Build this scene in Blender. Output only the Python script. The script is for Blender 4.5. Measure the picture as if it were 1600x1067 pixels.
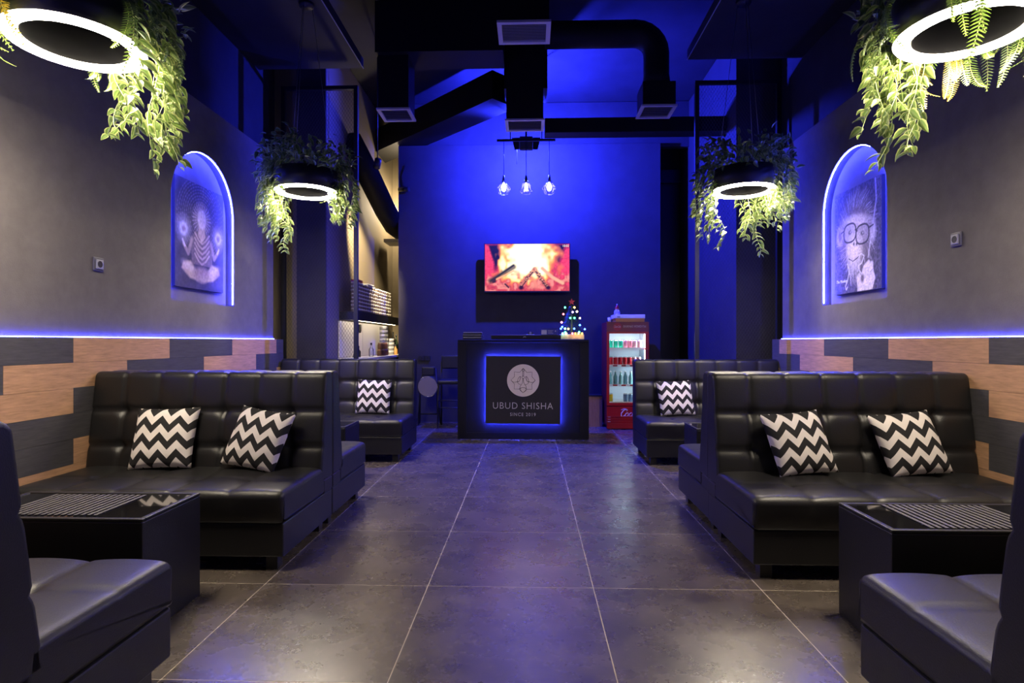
import bpy, bmesh, math, random
import numpy as np
from mathutils import Vector, Matrix

for o in list(bpy.data.objects): bpy.data.objects.remove(o)
SC = bpy.context.scene
COL = SC.collection
PI = math.pi
rnd = random.Random(7)

# ------------------------------------------------------------------ camera, world, main light, exposure
cam = bpy.data.cameras.new('camera'); camo = bpy.data.objects.new('camera', cam); COL.objects.link(camo)
cam.sensor_width = 36; cam.lens = 36 * 901 / 1600; cam.clip_start = .05
camo.location = (0, 0, 1.186); camo.rotation_euler = (PI / 2, 0, .0312)
SC.camera = camo
W = bpy.data.worlds.new('world'); SC.world = W; W.use_nodes = True
W.node_tree.nodes['Background'].inputs[0].default_value = (.5, .5, .8, 1)
W.node_tree.nodes['Background'].inputs[1].default_value = .004
SC.view_settings.view_transform = 'Standard'; SC.view_settings.look = 'None'
SC.view_settings.gamma = 1; SC.view_settings.use_curve_mapping = False
SC.view_settings.exposure = 0.0
BLUE = (.022, .03, 1.0)
LEDBLUE = (.035, .045, 1.0)
RING = 105.0
RINGW = 34.0
FLOOD = 2350.0
LED = 125.0
def point_light(name, loc, color, power, radius, parent=None):
    l = bpy.data.lights.new(name, 'POINT'); l.color = color; l.energy = power; l.shadow_soft_size = radius
    o = bpy.data.objects.new(name, l); COL.objects.link(o); o.location = loc
    if parent: o.parent = parent
    return o

# ------------------------------------------------------------------ mesh helpers
class MB:
    def __init__(s): s.v = []; s.f = []; s.m = []; s.s = []
    def add(s, vs, fs, mi=0, smooth=False):
        b = len(s.v); s.v += [tuple(p) for p in vs]
        for f in fs: s.f.append(tuple(i + b for i in f)); s.m.append(mi); s.s.append(smooth)
        return s
    def box(s, x0, x1, y0, y1, z0, z1, mi=0):
        return s.add([(x0,y0,z0),(x1,y0,z0),(x1,y1,z0),(x0,y1,z0),(x0,y0,z1),(x1,y0,z1),(x1,y1,z1),(x0,y1,z1)],
            [(0,3,2,1),(4,5,6,7),(0,1,5,4),(1,2,6,5),(2,3,7,6),(3,0,4,7)], mi)
    def rbox(s, x0, x1, y0, y1, z0, z1, r=.01, seg=2, mi=0):
        bm = bmesh.new(); bmesh.ops.create_cube(bm, size=1)
        for v in bm.verts:
            v.co = Vector(((x0+x1)/2 + v.co.x*(x1-x0), (y0+y1)/2 + v.co.y*(y1-y0), (z0+z1)/2 + v.co.z*(z1-z0)))
        bmesh.ops.bevel(bm, geom=bm.edges[:], offset=r, segments=seg, affect='EDGES', profile=.5)
        bm.verts.index_update()
        s.add([v.co[:] for v in bm.verts], [[v.index for v in f.verts] for f in bm.faces], mi, False)
        bm.free(); return s
    def tube(s, pts, r, n=8, mi=0, caps=True, smooth=True):
        P = [Vector(p) for p in pts]; R = r if isinstance(r, (list, tuple)) else [r]*len(P)
        up = None; base = len(s.v); vs = []
        for i, p in enumerate(P):
            t = (P[min(i+1, len(P)-1)] - P[max(i-1, 0)])
            t = t.normalized() if t.length > 1e-9 else Vector((0,0,1))
            if up is None: up = Vector((0,0,1)) if abs(t.z) < .9 else Vector((1,0,0))
            a = t.cross(up);  a = a.normalized() if a.length > 1e-6 else t.orthogonal().normalized()
            b = a.cross(t).normalized(); up = b
            for k in range(n):
                th = 2*PI*(k+.5)/n; vs.append(p + (a*math.cos(th) + b*math.sin(th))*R[i])
        fs = [(i*n+k, i*n+(k+1)%n, (i+1)*n+(k+1)%n, (i+1)*n+k) for i in range(len(P)-1) for k in range(n)]
        s.add(vs, fs, mi, smooth)
        if caps:
            s.f.append(tuple(base+k for k in reversed(range(n)))); s.m.append(mi); s.s.append(False)
            s.f.append(tuple(base+(len(P)-1)*n+k for k in range(n))); s.m.append(mi); s.s.append(False)
        return s
    def lathe(s, prof, n=16, c=(0,0,0), mi=0, smooth=True, axis='z'):
        smooth = smooth and axis == 'z'
        vs = []; fs = []; N = len(prof)
        for k in range(n):
            a = 2*PI*k/n
            for r, z in prof:
                p = (r*math.cos(a), r*math.sin(a), z)
                if axis == 'y': p = (p[0], p[2], p[1])
                vs.append((c[0]+p[0], c[1]+p[1], c[2]+p[2]))
        for k in range(n):
            k2 = (k+1) % n
            for i in range(N-1):
                f = (k*N+i, k2*N+i, k2*N+i+1, k*N+i+1)
                fs.append(f if axis == 'z' else f[::-1])
        return s.add(vs, fs, mi, smooth)
    def prism(s, poly, y0, y1, mi=0):     # poly in (x, z), extruded along y
        n = len(poly)
        vs = [(x, y0, z) for x, z in poly] + [(x, y1, z) for x, z in poly]
        fs = [tuple(range(n)), tuple(range(2*n-1, n-1, -1))] + [((k+1)%n, k, n+k, n+(k+1)%n) for k in range(n)]
        return s.add(vs, fs, mi)
    def mesh(s, name, mats):
        me = bpy.data.meshes.new(name); me.from_pydata(s.v, [], s.f)
        for m in (mats if isinstance(mats, (list, tuple)) else [mats]): me.materials.append(m)
        me.polygons.foreach_set('material_index', s.m); me.polygons.foreach_set('use_smooth', s.s)
        me.update(); return me
    def build(s, name, mats, parent=None, loc=None, rot=None, kind=None):
        return put(name, s.mesh(name, mats), parent, loc, rot, kind)
def put(name, me, parent=None, loc=None, rot=None, kind=None):
    o = bpy.data.objects.new(name, me); COL.objects.link(o)
    if parent: o.parent = parent
    if loc: o.location = loc
    if rot: o.rotation_euler = rot
    if kind: o['kind'] = kind
    return o
def tag(o, label, cat, group=None):
    o['label'] = label; o['category'] = cat
    if group: o['group'] = group
    return o
def thing(name, label, cat, loc=(0,0,0), rz=0, group=None):
    o = bpy.data.objects.new(name, None); COL.objects.link(o); o.empty_display_size = .1
    o.location = loc; o.rotation_euler = (0, 0, rz)
    return tag(o, label, cat, group)
def struct(name, mb, m, label=None):
    o = mb.build(name, m); o['kind'] = 'structure'
    if label: o['label'] = label
    return o
def copy_tree(o, parent=None):
    c = o.copy(); COL.objects.link(c)
    if parent: c.parent = parent
    for ch in list(o.children): copy_tree(ch, c)
    return c
def text_mesh(txt, size, thick=.002, thin=0, shear=0, space=1.0):
    cu = bpy.data.curves.new('txt', 'FONT'); cu.body = txt; cu.size = size; cu.extrude = thick/2; cu.offset = thin
    cu.shear = shear; cu.space_character = space; cu.align_x = 'CENTER'; cu.align_y = 'CENTER'; cu.resolution_u = 3
    o = bpy.data.objects.new('txt', cu); COL.objects.link(o)
    dg = bpy.context.evaluated_depsgraph_get(); me = bpy.data.meshes.new_from_object(o.evaluated_get(dg))
    bpy.data.objects.remove(o); bpy.data.curves.remove(cu)
    me.transform(Matrix.Rotation(PI/2, 4, 'X'))
    return me
def fit_text(txt, width, height, mat, thick=.002, thin=0, shear=0, space=1.0):
    me = text_mesh(txt, 1, thick, thin, shear, space)
    co = np.array([v.co[:] for v in me.vertices]); lo, hi = co.min(0), co.max(0)
    for v in me.vertices:
        v.co.x = ((v.co.x-lo[0])/(hi[0]-lo[0])-.5)*width; v.co.z = ((v.co.z-lo[2])/(hi[2]-lo[2])-.5)*height
    me.materials.clear(); me.materials.append(mat); me.name = 'lettering'; me.update()
    return me

# ------------------------------------------------------------------ materials
def mat(name, col=(.5,.5,.5), rough=.5, metal=0, spec=.5, emit=None, estr=0, noise=0, nscale=6, bump=0, bscale=80, coat=0, stretch=None, coord='Object'):
    m = bpy.data.materials.new(name); m.use_nodes = True; N = m.node_tree.nodes; L = m.node_tree.links
    p = N['Principled BSDF']; p.inputs['Base Color'].default_value = (*col, 1); p.inputs['Roughness'].default_value = rough
    p.inputs['Metallic'].default_value = metal; p.inputs['Specular IOR Level'].default_value = spec
    if coat: p.inputs['Coat Weight'].default_value = coat; p.inputs['Coat Roughness'].default_value = .1
    if emit: p.inputs['Emission Color'].default_value = (*emit, 1); p.inputs['Emission Strength'].default_value = estr
    if noise or bump:
        tc = N.new('ShaderNodeTexCoord'); src = tc.outputs[coord]
        if stretch:
            mp = N.new('ShaderNodeMapping'); mp.inputs['Scale'].default_value = stretch
            oi = N.new('ShaderNodeObjectInfo'); mu = N.new('ShaderNodeVectorMath'); mu.operation = 'SCALE'
            cv = N.new('ShaderNodeCombineXYZ')
            for k in range(3): L.new(oi.outputs['Random'], cv.inputs[k])
            L.new(cv.outputs[0], mu.inputs[0]); mu.inputs['Scale'].default_value = 37
            L.new(mu.outputs[0], mp.inputs['Location']); L.new(src, mp.inputs['Vector']); src = mp.outputs[0]
        if noise:
            n = N.new('ShaderNodeTexNoise'); n.inputs['Scale'].default_value = nscale; n.inputs['Detail'].default_value = 8
            n.inputs['Roughness'].default_value = .65; L.new(src, n.inputs['Vector'])
            r = N.new('ShaderNodeValToRGB'); e = r.color_ramp.elements
            e[0].position = .3; e[1].position = .7
            e[0].color = (*[c*(1-noise) for c in col], 1); e[1].color = (*[min(1, c*(1+noise)) for c in col], 1)
            L.new(n.outputs['Fac'], r.inputs[0]); L.new(r.outputs[0], p.inputs['Base Color'])
        if bump:
            n2 = N.new('ShaderNodeTexNoise'); n2.inputs['Scale'].default_value = bscale; n2.inputs['Detail'].default_value = 4
            L.new(src, n2.inputs['Vector'])
            b = N.new('ShaderNodeBump'); b.inputs['Strength'].default_value = bump; b.inputs['Distance'].default_value = .01
            L.new(n2.outputs['Fac'], b.inputs['Height']); L.new(b.outputs[0], p.inputs['Normal'])
    return m
def emat(name, col, s):
    m = bpy.data.materials.new(name); m.use_nodes = True; N = m.node_tree.nodes; N.clear()
    e = N.new('ShaderNodeEmission'); e.inputs[0].default_value = (*col, 1); e.inputs[1].default_value = s
    o = N.new('ShaderNodeOutputMaterial'); m.node_tree.links.new(e.outputs[0], o.inputs[0]); return m
def attr_mat(name, emission=0, rough=.7):
    m = bpy.data.materials.new(name); m.use_nodes = True; N = m.node_tree.nodes; L = m.node_tree.links
    p = N['Principled BSDF']; a = N.new('ShaderNodeAttribute'); a.attribute_name = 'print'
    p.inputs['Roughness'].default_value = rough
    if emission:
        p.inputs['Base Color'].default_value = (.01,.01,.01,1); L.new(a.outputs['Color'], p.inputs['Emission Color'])
        p.inputs['Emission Strength'].default_value = emission; p.inputs['Specular IOR Level'].default_value = 0
    else: L.new(a.outputs['Color'], p.inputs['Base Color'])
    return m
def glass_mat(name, tint=(1,1,1), gloss=.08):
    m = bpy.data.materials.new(name); m.use_nodes = True; N = m.node_tree.nodes; L = m.node_tree.links; N.clear()
    t = N.new('ShaderNodeBsdfTransparent'); t.inputs[0].default_value = (*tint, 1)
    g = N.new('ShaderNodeBsdfGlossy'); g.inputs['Roughness'].default_value = .03
    f = N.new('ShaderNodeFresnel'); f.inputs[0].default_value = 1.45
    x = N.new('ShaderNodeMixShader'); L.new(f.outputs[0], x.inputs[0]); L.new(t.outputs[0], x.inputs[1]); L.new(g.outputs[0], x.inputs[2])
    o = N.new('ShaderNodeOutputMaterial'); L.new(x.outputs[0], o.inputs[0]); return m
def leaf_mat(name):
    m = bpy.data.materials.new(name); m.use_nodes = True; N = m.node_tree.nodes; L = m.node_tree.links
    p = N['Principled BSDF']; a = N.new('ShaderNodeAttribute'); a.attribute_name = 'print'
    p.inputs['Roughness'].default_value = .4; L.new(a.outputs['Color'], p.inputs['Base Color'])
    t = N.new('ShaderNodeBsdfTranslucent'); L.new(a.outputs['Color'], t.inputs[0])
    x = N.new('ShaderNodeMixShader'); x.inputs[0].default_value = .22
    o = [n for n in N if n.type == 'OUTPUT_MATERIAL'][0]
    L.new(p.outputs[0], x.inputs[1]); L.new(t.outputs[0], x.inputs[2]); L.new(x.outputs[0], o.inputs[0]); return m
def chevron_mat():
    m = bpy.data.materials.new('chevron_cotton'); m.use_nodes = True; N = m.node_tree.nodes; L = m.node_tree.links
    p = N['Principled BSDF']; p.inputs['Roughness'].default_value = .85
    tc = N.new('ShaderNodeTexCoord'); sx = N.new('ShaderNodeSeparateXYZ'); L.new(tc.outputs['Object'], sx.inputs[0])
    def op(o, a, b=None):
        n = N.new('ShaderNodeMath'); n.operation = o
        for i, q in enumerate((a, b)):
            if q is None: continue
            if isinstance(q, (int, float)): n.inputs[i].default_value = q
            else: L.new(q, n.inputs[i])
        return n.outputs[0]
    tri = op('PINGPONG', op('ADD', sx.outputs[0], 5.0), .05)          # 0..0.05
    h = op('ADD', sx.outputs[2], op('MULTIPLY', tri, 1.15))
    fr = op('FRACT', op('MULTIPLY', op('ADD', h, 5.02), 1/.1))
    st = op('GREATER_THAN', fr, .5)
    mx = N.new('ShaderNodeMix'); mx.data_type = 'RGBA'; L.new(st, mx.inputs['Factor'])
    mx.inputs['A'].default_value = (.012,.011,.013,1); mx.inputs['B'].default_value = (.78,.72,.70,1)
    L.new(mx.outputs['Result'], p.inputs['Base Color'])
    n2 = N.new('ShaderNodeTexNoise'); n2.inputs['Scale'].default_value = 14; L.new(tc.outputs['Object'], n2.inputs['Vector'])
    b = N.new('ShaderNodeBump'); b.inputs['Strength'].default_value = .35; b.inputs['Distance'].default_value = .02
    L.new(n2.outputs['Fac'], b.inputs['Height']); L.new(b.outputs[0], p.inputs['Normal'])
    return m
def tile_mat():
    m = bpy.data.materials.new('cement_tile'); m.use_nodes = True; N = m.node_tree.nodes; L = m.node_tree.links
    p = N['Principled BSDF']; p.inputs['Specular IOR Level'].default_value = .95; tc = N.new('ShaderNodeTexCoord'); oi = N.new('ShaderNodeObjectInfo')
    cv = N.new('ShaderNodeCombineXYZ')
    for k in range(3): L.new(oi.outputs['Random'], cv.inputs[k])
    sc = N.new('ShaderNodeVectorMath'); sc.operation = 'SCALE'; sc.inputs['Scale'].default_value = 53; L.new(cv.outputs[0], sc.inputs[0])
    ad = N.new('ShaderNodeVectorMath'); L.new(tc.outputs['Object'], ad.inputs[0]); L.new(sc.outputs[0], ad.inputs[1])
    def noise(s, d, r):
        n = N.new('ShaderNodeTexNoise'); n.inputs['Scale'].default_value = s; n.inputs['Detail'].default_value = d
        n.inputs['Roughness'].default_value = r; L.new(ad.outputs[0], n.inputs['Vector']); return n.outputs['Fac']
    r = N.new('ShaderNodeValToRGB'); e = r.color_ramp.elements; e[0].position = .33; e[1].position = .70
    e[0].color = (.050,.0405,.034,1); e[1].color = (.112,.091,.075,1); L.new(noise(4.0, 8, .66), r.inputs[0])
    r2 = N.new('ShaderNodeValToRGB'); e = r2.color_ramp.elements; e[0].position = .57; e[1].position = .75
    e[0].color = (0,0,0,1); e[1].color = (.06,.052,.044,1); L.new(noise(26, 6, .7), r2.inputs[0])
    mx = N.new('ShaderNodeMix'); mx.data_type = 'RGBA'; mx.blend_type = 'ADD'; mx.inputs['Factor'].default_value = 1
    L.new(r.outputs[0], mx.inputs['A']); L.new(r2.outputs[0], mx.inputs['B']); L.new(mx.outputs['Result'], p.inputs['Base Color'])
    r3 = N.new('ShaderNodeMapRange'); r3.inputs['To Min'].default_value = .23; r3.inputs['To Max'].default_value = .32
    L.new(noise(7, 6, .6), r3.inputs['Value']); L.new(r3.outputs[0], p.inputs['Roughness'])
    b = N.new('ShaderNodeBump'); b.inputs['Strength'].default_value = .03; b.inputs['Distance'].default_value = .003
    L.new(noise(45, 5, .6), b.inputs['Height']); L.new(b.outputs[0], p.inputs['Normal'])
    return m
M = dict(
    leather=mat('black_leather', (.0085,.0082,.009), .42, spec=.5, bump=.12, bscale=220),
    stitch=mat('dark_thread', (.03,.03,.03), .7),
    wall=mat('charcoal_paint', (.12,.108,.108), .8, spec=.3, noise=.12, nscale=9, bump=.1, bscale=150),
    blackpaint=mat('black_paint', (.02,.02,.022), .75, spec=.3, noise=.2, nscale=5),
    navywall=mat('dark_wall_paint', (.032,.030,.036), .7, spec=.3, noise=.15, nscale=4, bump=.1, bscale=60),
    ceil=mat('dark_ceiling_paint', (.024,.023,.028), .8, spec=.2, noise=.2, nscale=3),
    oak=mat('oak_laminate', (.43,.245,.135), .5, noise=.28, nscale=7, stretch=(6,1.2,14), bump=.08, bscale=30),
    dark_oak=mat('charcoal_laminate', (.06,.057,.062), .5, noise=.3, nscale=7, stretch=(6,1.2,14), bump=.08, bscale=30),
    tile=tile_mat(), grout=mat('pale_grout', (.5,.43,.34), .8),
    chevron=chevron_mat(),
    blackglass=mat('black_glass', (.004,.004,.005), .04, spec=.6),
    duct=mat('black_duct', (.006,.006,.007), .6, spec=.2),
    metal=mat('black_metal', (.012,.012,.014), .45, metal=.3),
    grille=mat('grille_enamel', (.42,.4,.46), .5),
    white=mat('white_plastic', (.7,.7,.7), .4), whitepanel=mat('white_panel', (.72,.7,.66), .35),
    plastic=mat('black_plastic', (.012,.012,.014), .35), grey=mat('grey_plastic', (.28,.28,.3), .4),
    socket=mat('socket_plastic', (.10,.095,.10), .4),
    chrome=mat('chrome', (.7,.7,.7), .15, metal=1), wire=mat('thin_wire', (.2,.2,.2), .4, metal=.8),
    red=mat('red_enamel', (.38,.008,.008), .35), darkred=mat('dark_red_enamel', (.17,.012,.014), .4),
    wood=mat('pale_wood', (.3,.15,.07), .55, noise=.25, nscale=8, stretch=(10,10,1)), orange=mat('orange_card', (.55,.27,.08), .6),
    glass=glass_mat('clear_glass', (.96,.98,1)), bottleglass=glass_mat('green_glass', (.55,.75,.72)),
    led=emat('blue_led', LEDBLUE, LED), led2=emat('blue_led_sign', LEDBLUE, LED*8), lednich=emat('blue_led_niche', LEDBLUE, LED*9),
    ring=emat('ring_diffuser', (1,.86,.66), RING),
    bulb=emat('bulb_glow', (1,.9,.75), 14), flood=emat('blue_lens', BLUE, 20),
    leaf=leaf_mat('leaf_variegated'), stem=mat('vine_stem', (.16,.2,.06), .5),
    mesh=mat('steel_mesh', (.05,.05,.055), .4, metal=.7), counter=mat('black_counter', (.007,.007,.0075), .55, spec=.15, noise=.3, nscale=4, bump=.1, bscale=20),
    signboard=mat('sign_board', (.014,.012,.013), .5), cream=mat('cream_print', (.62,.53,.44), .5),
    silver=mat('silver_letters', (.5,.47,.46), .4), print=attr_mat('painted_canvas'), screen=attr_mat('screen_image', 1.25),
    skincream=mat('kitchen_paint', (.15,.12,.07), .8), fan=mat('padding', (.24,.20,.13), .7),
)
M['glass_top'] = M['blackglass']

# ------------------------------------------------------------------ setting
XL, XR = -2.77, 2.65
TL = .8; TX = lambda c: (c - 1.619)*TL; TY = lambda r: (r + 3.482)*TL
floor = struct('floor', MB().box(-3.6, 3.5, TY(-6), 10.1, -.08, -.0006), M['grout'])
tile = MB().box(0, TL-.004, 0, TL-.004, -.0005, 0).mesh('tile', M['tile'])
for c in range(-3, 6):
    for r in range(-6, 8):
        put('tile', tile, floor, (TX(c)+.002, TY(r)+.002, 0))
struct('ceiling', MB().box(-3.6, 3.5, TY(-6), 10.1, 4.75, 4.85), M['ceil'])

NY0, NY1, NZ0, NZS, WEND, WTOP = 4.366, 5.315, 1.51, 2.31, 6.14, 3.2
def side_wall(name, x, o):      # x plane of the room face, o = -1 left / +1 right: wall body goes outward
    mb = MB(); cy = (NY0+NY1)/2; R = (NY1-NY0)/2; xb = x + o*.08; xo = x + o*.18; y0 = TY(-6)
    arch = [(NY0, NZ0), (NY0, NZS)] + [(cy - R*math.cos(a), NZS + R*math.sin(a)) for a in [PI*k/28 for k in range(1, 28)]] + [(NY1, NZS), (NY1, NZ0)]
    P = lambda y, z, X=x: (X, y, z)
    def q(*p):
        mb.add(p, [tuple(range(len(p))) if o < 0 else tuple(reversed(range(len(p))))])
    q(P(y0,0), P(NY0,0), P(NY0,WTOP), P(y0,WTOP)); q(P(NY1,0), P(WEND,0), P(WEND,WTOP), P(NY1,WTOP))
    q(P(NY0,0), P(NY1,0), P(NY1,NZ0), P(NY0,NZ0))
    for a, b in zip(arch[1:-1], arch[2:-1]):
        q(P(*a), P(*b), P(b[0],WTOP), P(a[0],WTOP))
    for a, b in zip(arch, arch[1:]+arch[:1]): q(P(*b), P(*a), P(*a,xb), P(*b,xb))
    q(*[P(a, b, xb) for a, b in reversed(arch)])
    q(P(WEND,0), P(WEND,0,xo), P(WEND,WTOP,xo), P(WEND,WTOP)); q(P(y0,WTOP), P(WEND,WTOP), P(WEND,WTOP,xo), P(y0,WTOP,xo))
    q(P(WEND,0,xo), P(y0,0,xo), P(y0,WTOP,xo), P(WEND,WTOP,xo)); q(P(y0,0,xo), P(y0,0), P(y0,WTOP), P(y0,WTOP,xo))
    w = struct(name, mb, M['wall'])
    # wainscot planks, half-bond, oak and charcoal by turns
    PL, PH = .9275, .1525; shared = {}
    for row in range(8):
        z1 = 1.21 - row*PH; z0 = max(z1 - PH + .0015, .002)
        e0 = 3.392 if row % 2 == 0 else 2.928
        for k in range(-3, 5):
            a, b = e0 + (k-1)*PL, e0 + k*PL
            b2 = min(b, 6.35)
            if a > 6.34 or b < .6: continue
            dark = (k + [0, 0, 1, 1][row % 4]) % 2 == 0
            key = (round(b2-a, 3), dark, row == 7)
            if key not in shared:
                shared[key] = MB().box(0, .02, 0, b2-a-.0015, 0, z1-z0).mesh('plank', M['dark_oak' if dark else 'oak'])
            put('plank', shared[key], w, (x + (.0 if o < 0 else -.02), a, z0))
    # low wall stub that carries the wainscot past the wall end
    mb2 = MB().box(min(x, x+o*.1), max(x, x+o*.1), WEND+.002, 6.35, 0, 1.2)
    mb2.build('wall_stub', M['blackpaint'], w)
    # LED line on top of the planks
    mb3 = MB().box(min(x-o*.001, x-o*.012), max(x-o*.001, x-o*.012), TY(-6)+.3, WEND, 1.2115, 1.2160)
    side = 'left' if o < 0 else 'right'
    st = mb3.build('led_strip', M['led']); tag(st, 'thin blue glowing light strip along the wood panelling below the %s' % ('meditating figure painting' if o < 0 else 'monkey painting'), 'light strip')
    # LED line round the niche
    pts = [P(y, z, x + o*.012) for y, z in [(NY0+.004, NZ0+.02), (NY0+.004, NZS)] + [(cy - (R-.004)*math.cos(a), NZS + (R-.004)*math.sin(a)) for a in [PI*k/28 for k in range(1, 28)]] + [(NY1-.004, NZS), (NY1-.004, NZ0+.02)]]
    t = MB().tube(pts, .002, 5).build('led_strip', M['lednich'])
    tag(t, 'blue glowing light strip lining the arched niche of the %s' % ('meditating figure painting' if o < 0 else 'monkey painting'), 'light strip')
    # upper black wall
    struct('wall_%s_upper' % side, MB().box(min(x+o*.19, x+o*.3), max(x+o*.19, x+o*.3), TY(-6), 6.6, WTOP-.3, 4.74), M['blackpaint'])
side_wall('wall_left', XL, -1)
side_wall('wall_right', XR, 1)
# lowered side ceilings with a thin metal edge
def lowered(name, xa, xb, edge, yend):
    c = struct(name, MB().box(min(xa,xb), max(xa,xb), TY(-6), yend, 4.15, 4.25), M['blackpaint'])
    MB().box(edge-.004, edge+.004, TY(-6), yend, 4.143, 4.15).build('edge_trim', M['grey'], c)
lowered('ceiling_left', -2.955, -1.806, -1.806, 6.2)
lowered('ceiling_right', 2.835, 1.652, 1.652, 6.12)

# back wall with a lip, recesses to both sides
struct('wall_back', MB().box(-1.94, 1.895, 8.45, 8.6, 0, 4.07).box(-1.94, 3.4, 8.6, 8.7, 4.07, 4.74), M['navywall'])
struct('wall_back_left', MB().box(-3.5, -2.35, 6.6, 9.9, 0, 4.74), M['skincream'])
struct('wall_back_left_pier', MB().box(-2.69, -2.351, 6.57, 6.6, 0, 4.74), M['navywall'])
struct('wall_far', MB().box(-2.35, -1.6, 9.8, 9.9, 0, 4.74), M['skincream'])
struct('wall_corridor', MB().box(-1.94, -1.85, 8.601, 9.8, 0, 4.06), M['navywall'])
struct('wall_back_right', MB().box(2.35, 3.4, 6.65, 9.9, 0, 4.74), M['navywall'])
struct('wall_right_recess', MB().box(1.895, 2.35, 9.2, 9.3, 0, 4.74), M['navywall'])
d = struct('door_1', MB().box(1.96, 2.345, 9.12, 9.2, 0, 3.66), M['plastic'], 'dark tall door in the recess beside the back wall')
MB().box(1.93, 2.349, 9.06, 9.12, 3.66, 3.86).build('lintel_box', M['plastic'], d)
MB().tube([(2.02, 9.08, 1.0), (2.02, 9.08, 1.2)], .012).build('handle', M['metal'], d)
struct('trim_1', MB().box(.18, 2.34, 6.95, 7.15, 3.7, 3.874), M['duct'], 'black ceiling beam crossing in front of the back wall')

# ------------------------------------------------------------------ sofas
def loop_surface(mb, prof, disp, L, nx, r=.014):
    """closed (y,z) profile swept along x with displacement(x, i)->offset along the outward normal"""
    n = len(prof); c = (sum(p[0] for p in prof)/n, sum(p[1] for p in prof)/n)
    xs = [0, r*.3, r] + [r + (L-2*r)*k/nx for k in range(1, nx)] + [L-r, L-r*.3, L]
    ins = [r, r*.3, 0] + [0]*(nx-1) + [0, r*.3, r]
    nor = []
    for i in range(n):
        a, b = prof[i-1], prof[(i+1) % n]; t = (b[0]-a[0], b[1]-a[1]); l = math.hypot(*t) or 1
        nor.append((-t[1]/l, t[0]/l))
    vs = [(x, prof[i][0] + nor[i][0]*(disp(x, i)-q), prof[i][1] + nor[i][1]*(disp(x, i)-q)) for x, q in zip(xs, ins) for i in range(n)]
    fs = [(j*n+i, j*n+(i+1) % n, (j+1)*n+(i+1) % n, (j+1)*n+i) for j in range(len(xs)-1) for i in range(n)]
    mb.add(vs, [tuple(reversed(f)) for f in fs], 0, True)
    b = len(mb.v) - len(vs)
    mb.f.append(tuple(range(b, b+n))); mb.m.append(0); mb.s.append(False)
    e = b + (len(xs)-1)*n; mb.f.append(tuple(reversed(range(e, e+n)))); mb.m.append(0); mb.s.append(False)
def resample(pts, ds):
    out = []
    for a, b in zip(pts, pts[1:]):
        l = math.dist(a, b); k = max(1, round(l/ds))
        for i in range(k): out.append((a[0]+(b[0]-a[0])*i/k, a[1]+(b[1]-a[1])*i/k))
    return out
def arc(cy, cz, r, a0, a1, k): return [(cy + r*math.cos(a0+(a1-a0)*i/k), cz + r*math.sin(a0+(a1-a0)*i/k)) for i in range(k+1)]
def groove(d, w): return math.exp(-(d/w)**2)
DEP = .75
def make_sofa(name, L, label):
    t = thing(name, label, 'sofa', group='black tufted booth sofas')
    t['L'] = L
    NB, NS = 7, 5
    # backrest: front leans back, rolled top
    A = (.545, .33); B = (.635, .955)
    top = arc(.675, .955, .04, PI, PI/2, 4) + arc(.715, .962, .033, PI/2, 0, 4)
    raw = [A, B] + top[1:] + [(.748, .33)]
    fr = resample([A, B], .02); nf = len(fr)
    tp = resample(top, .02); bk = resample([top[-1], (.748, .33)], .12)
    prof = fr + tp + bk + [(.748, .33), (.66, .33)]
    H = math.dist(A, B); cw = L/NB; ri = [H*.335, H*.68]
    def disp(x, i):
        if i >= nf + len(tp): return 0
        s = math.dist(A, prof[i]) if i < nf else H + .02*(i-nf)
        dx = abs((x/cw + .5) % 1 - .5)*cw; dx = dx if .5*cw < x < L-.5*cw else .2
        u = .009
        g = .011*groove(dx, .008)
        dr = min(abs(s-q) for q in ri); g2 = .013*groove(dr, .012)
        but = .021*groove(math.hypot(dx, dr), .034)
        px = abs(math.sin(PI*x/cw)); k = next((j for j, q in enumerate(ri + [9]) if s < q))
        lo = [0]+ri; hi = ri+[H+.1]; pz = max(0, math.sin(PI*min(1, (s-lo[k])/(hi[k]-lo[k]))))
        fade = 1 if i < nf else max(0, 1-(i-nf)/len(tp))
        puff = u*(px**.5)*(pz**.5)
        return (puff - g2 - but)*fade - g*(1 if i < nf+len(tp)*.9 else 0)
    mb = MB(); loop_surface(mb, prof, disp, L, NB*14); mb.build('backrest', M['leather'], t)
    # seat cushion
    s0 = [(0.035, .41)] ; r = .035
    pr = resample([(.60, .41), (r+.01, .41)], .022) + arc(r, .41-r, r, PI/2, PI, 5) + [(0, .33), (0, .262), (.01, .25), (.60, .25)]
    pr = pr[::-1]; n = len(pr); cs = L/NS
    def dseat(x, i):
        y, z = pr[i]
        if z < .36: return -.004*groove(abs((x/cs+.5) % 1-.5)*cs, .006) if y < .02 else 0
        dx = abs((x/cs+.5) % 1-.5)*cs; dx = dx if .5*cs < x < L-.5*cs else .2
        dr = abs(y-.27)
        edge = min(1, x/.03, (L-x)/.03)
        return (.012*abs(math.sin(PI*x/cs))**.5*edge - .007*groove(dx, .007) - .006*groove(dr, .007) - .016*groove(math.hypot(dx, dr), .03))
    mb = MB(); loop_surface(mb, pr, dseat, L, NS*16, .02); mb.build('seat_cushion', M['leather'], t)
    MB().rbox(.004, L-.004, .012, DEP-.004, .075, .249, .008, 2).build('base', M['leather'], t)
    MB().rbox(.002, L-.002, .602, DEP-.006, .2492, .3295, .004, 1).build('back_support', M['leather'], t)
    for fx in (.05, L-.11):
        for fy in (.05, DEP-.11):
            MB().box(fx, fx+.06, fy, fy+.06, 0, .0752).build('foot', M['plastic'], t)
    return t
LL, LR = 1.478, 1.515       # lengths on the left and right side
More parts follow.
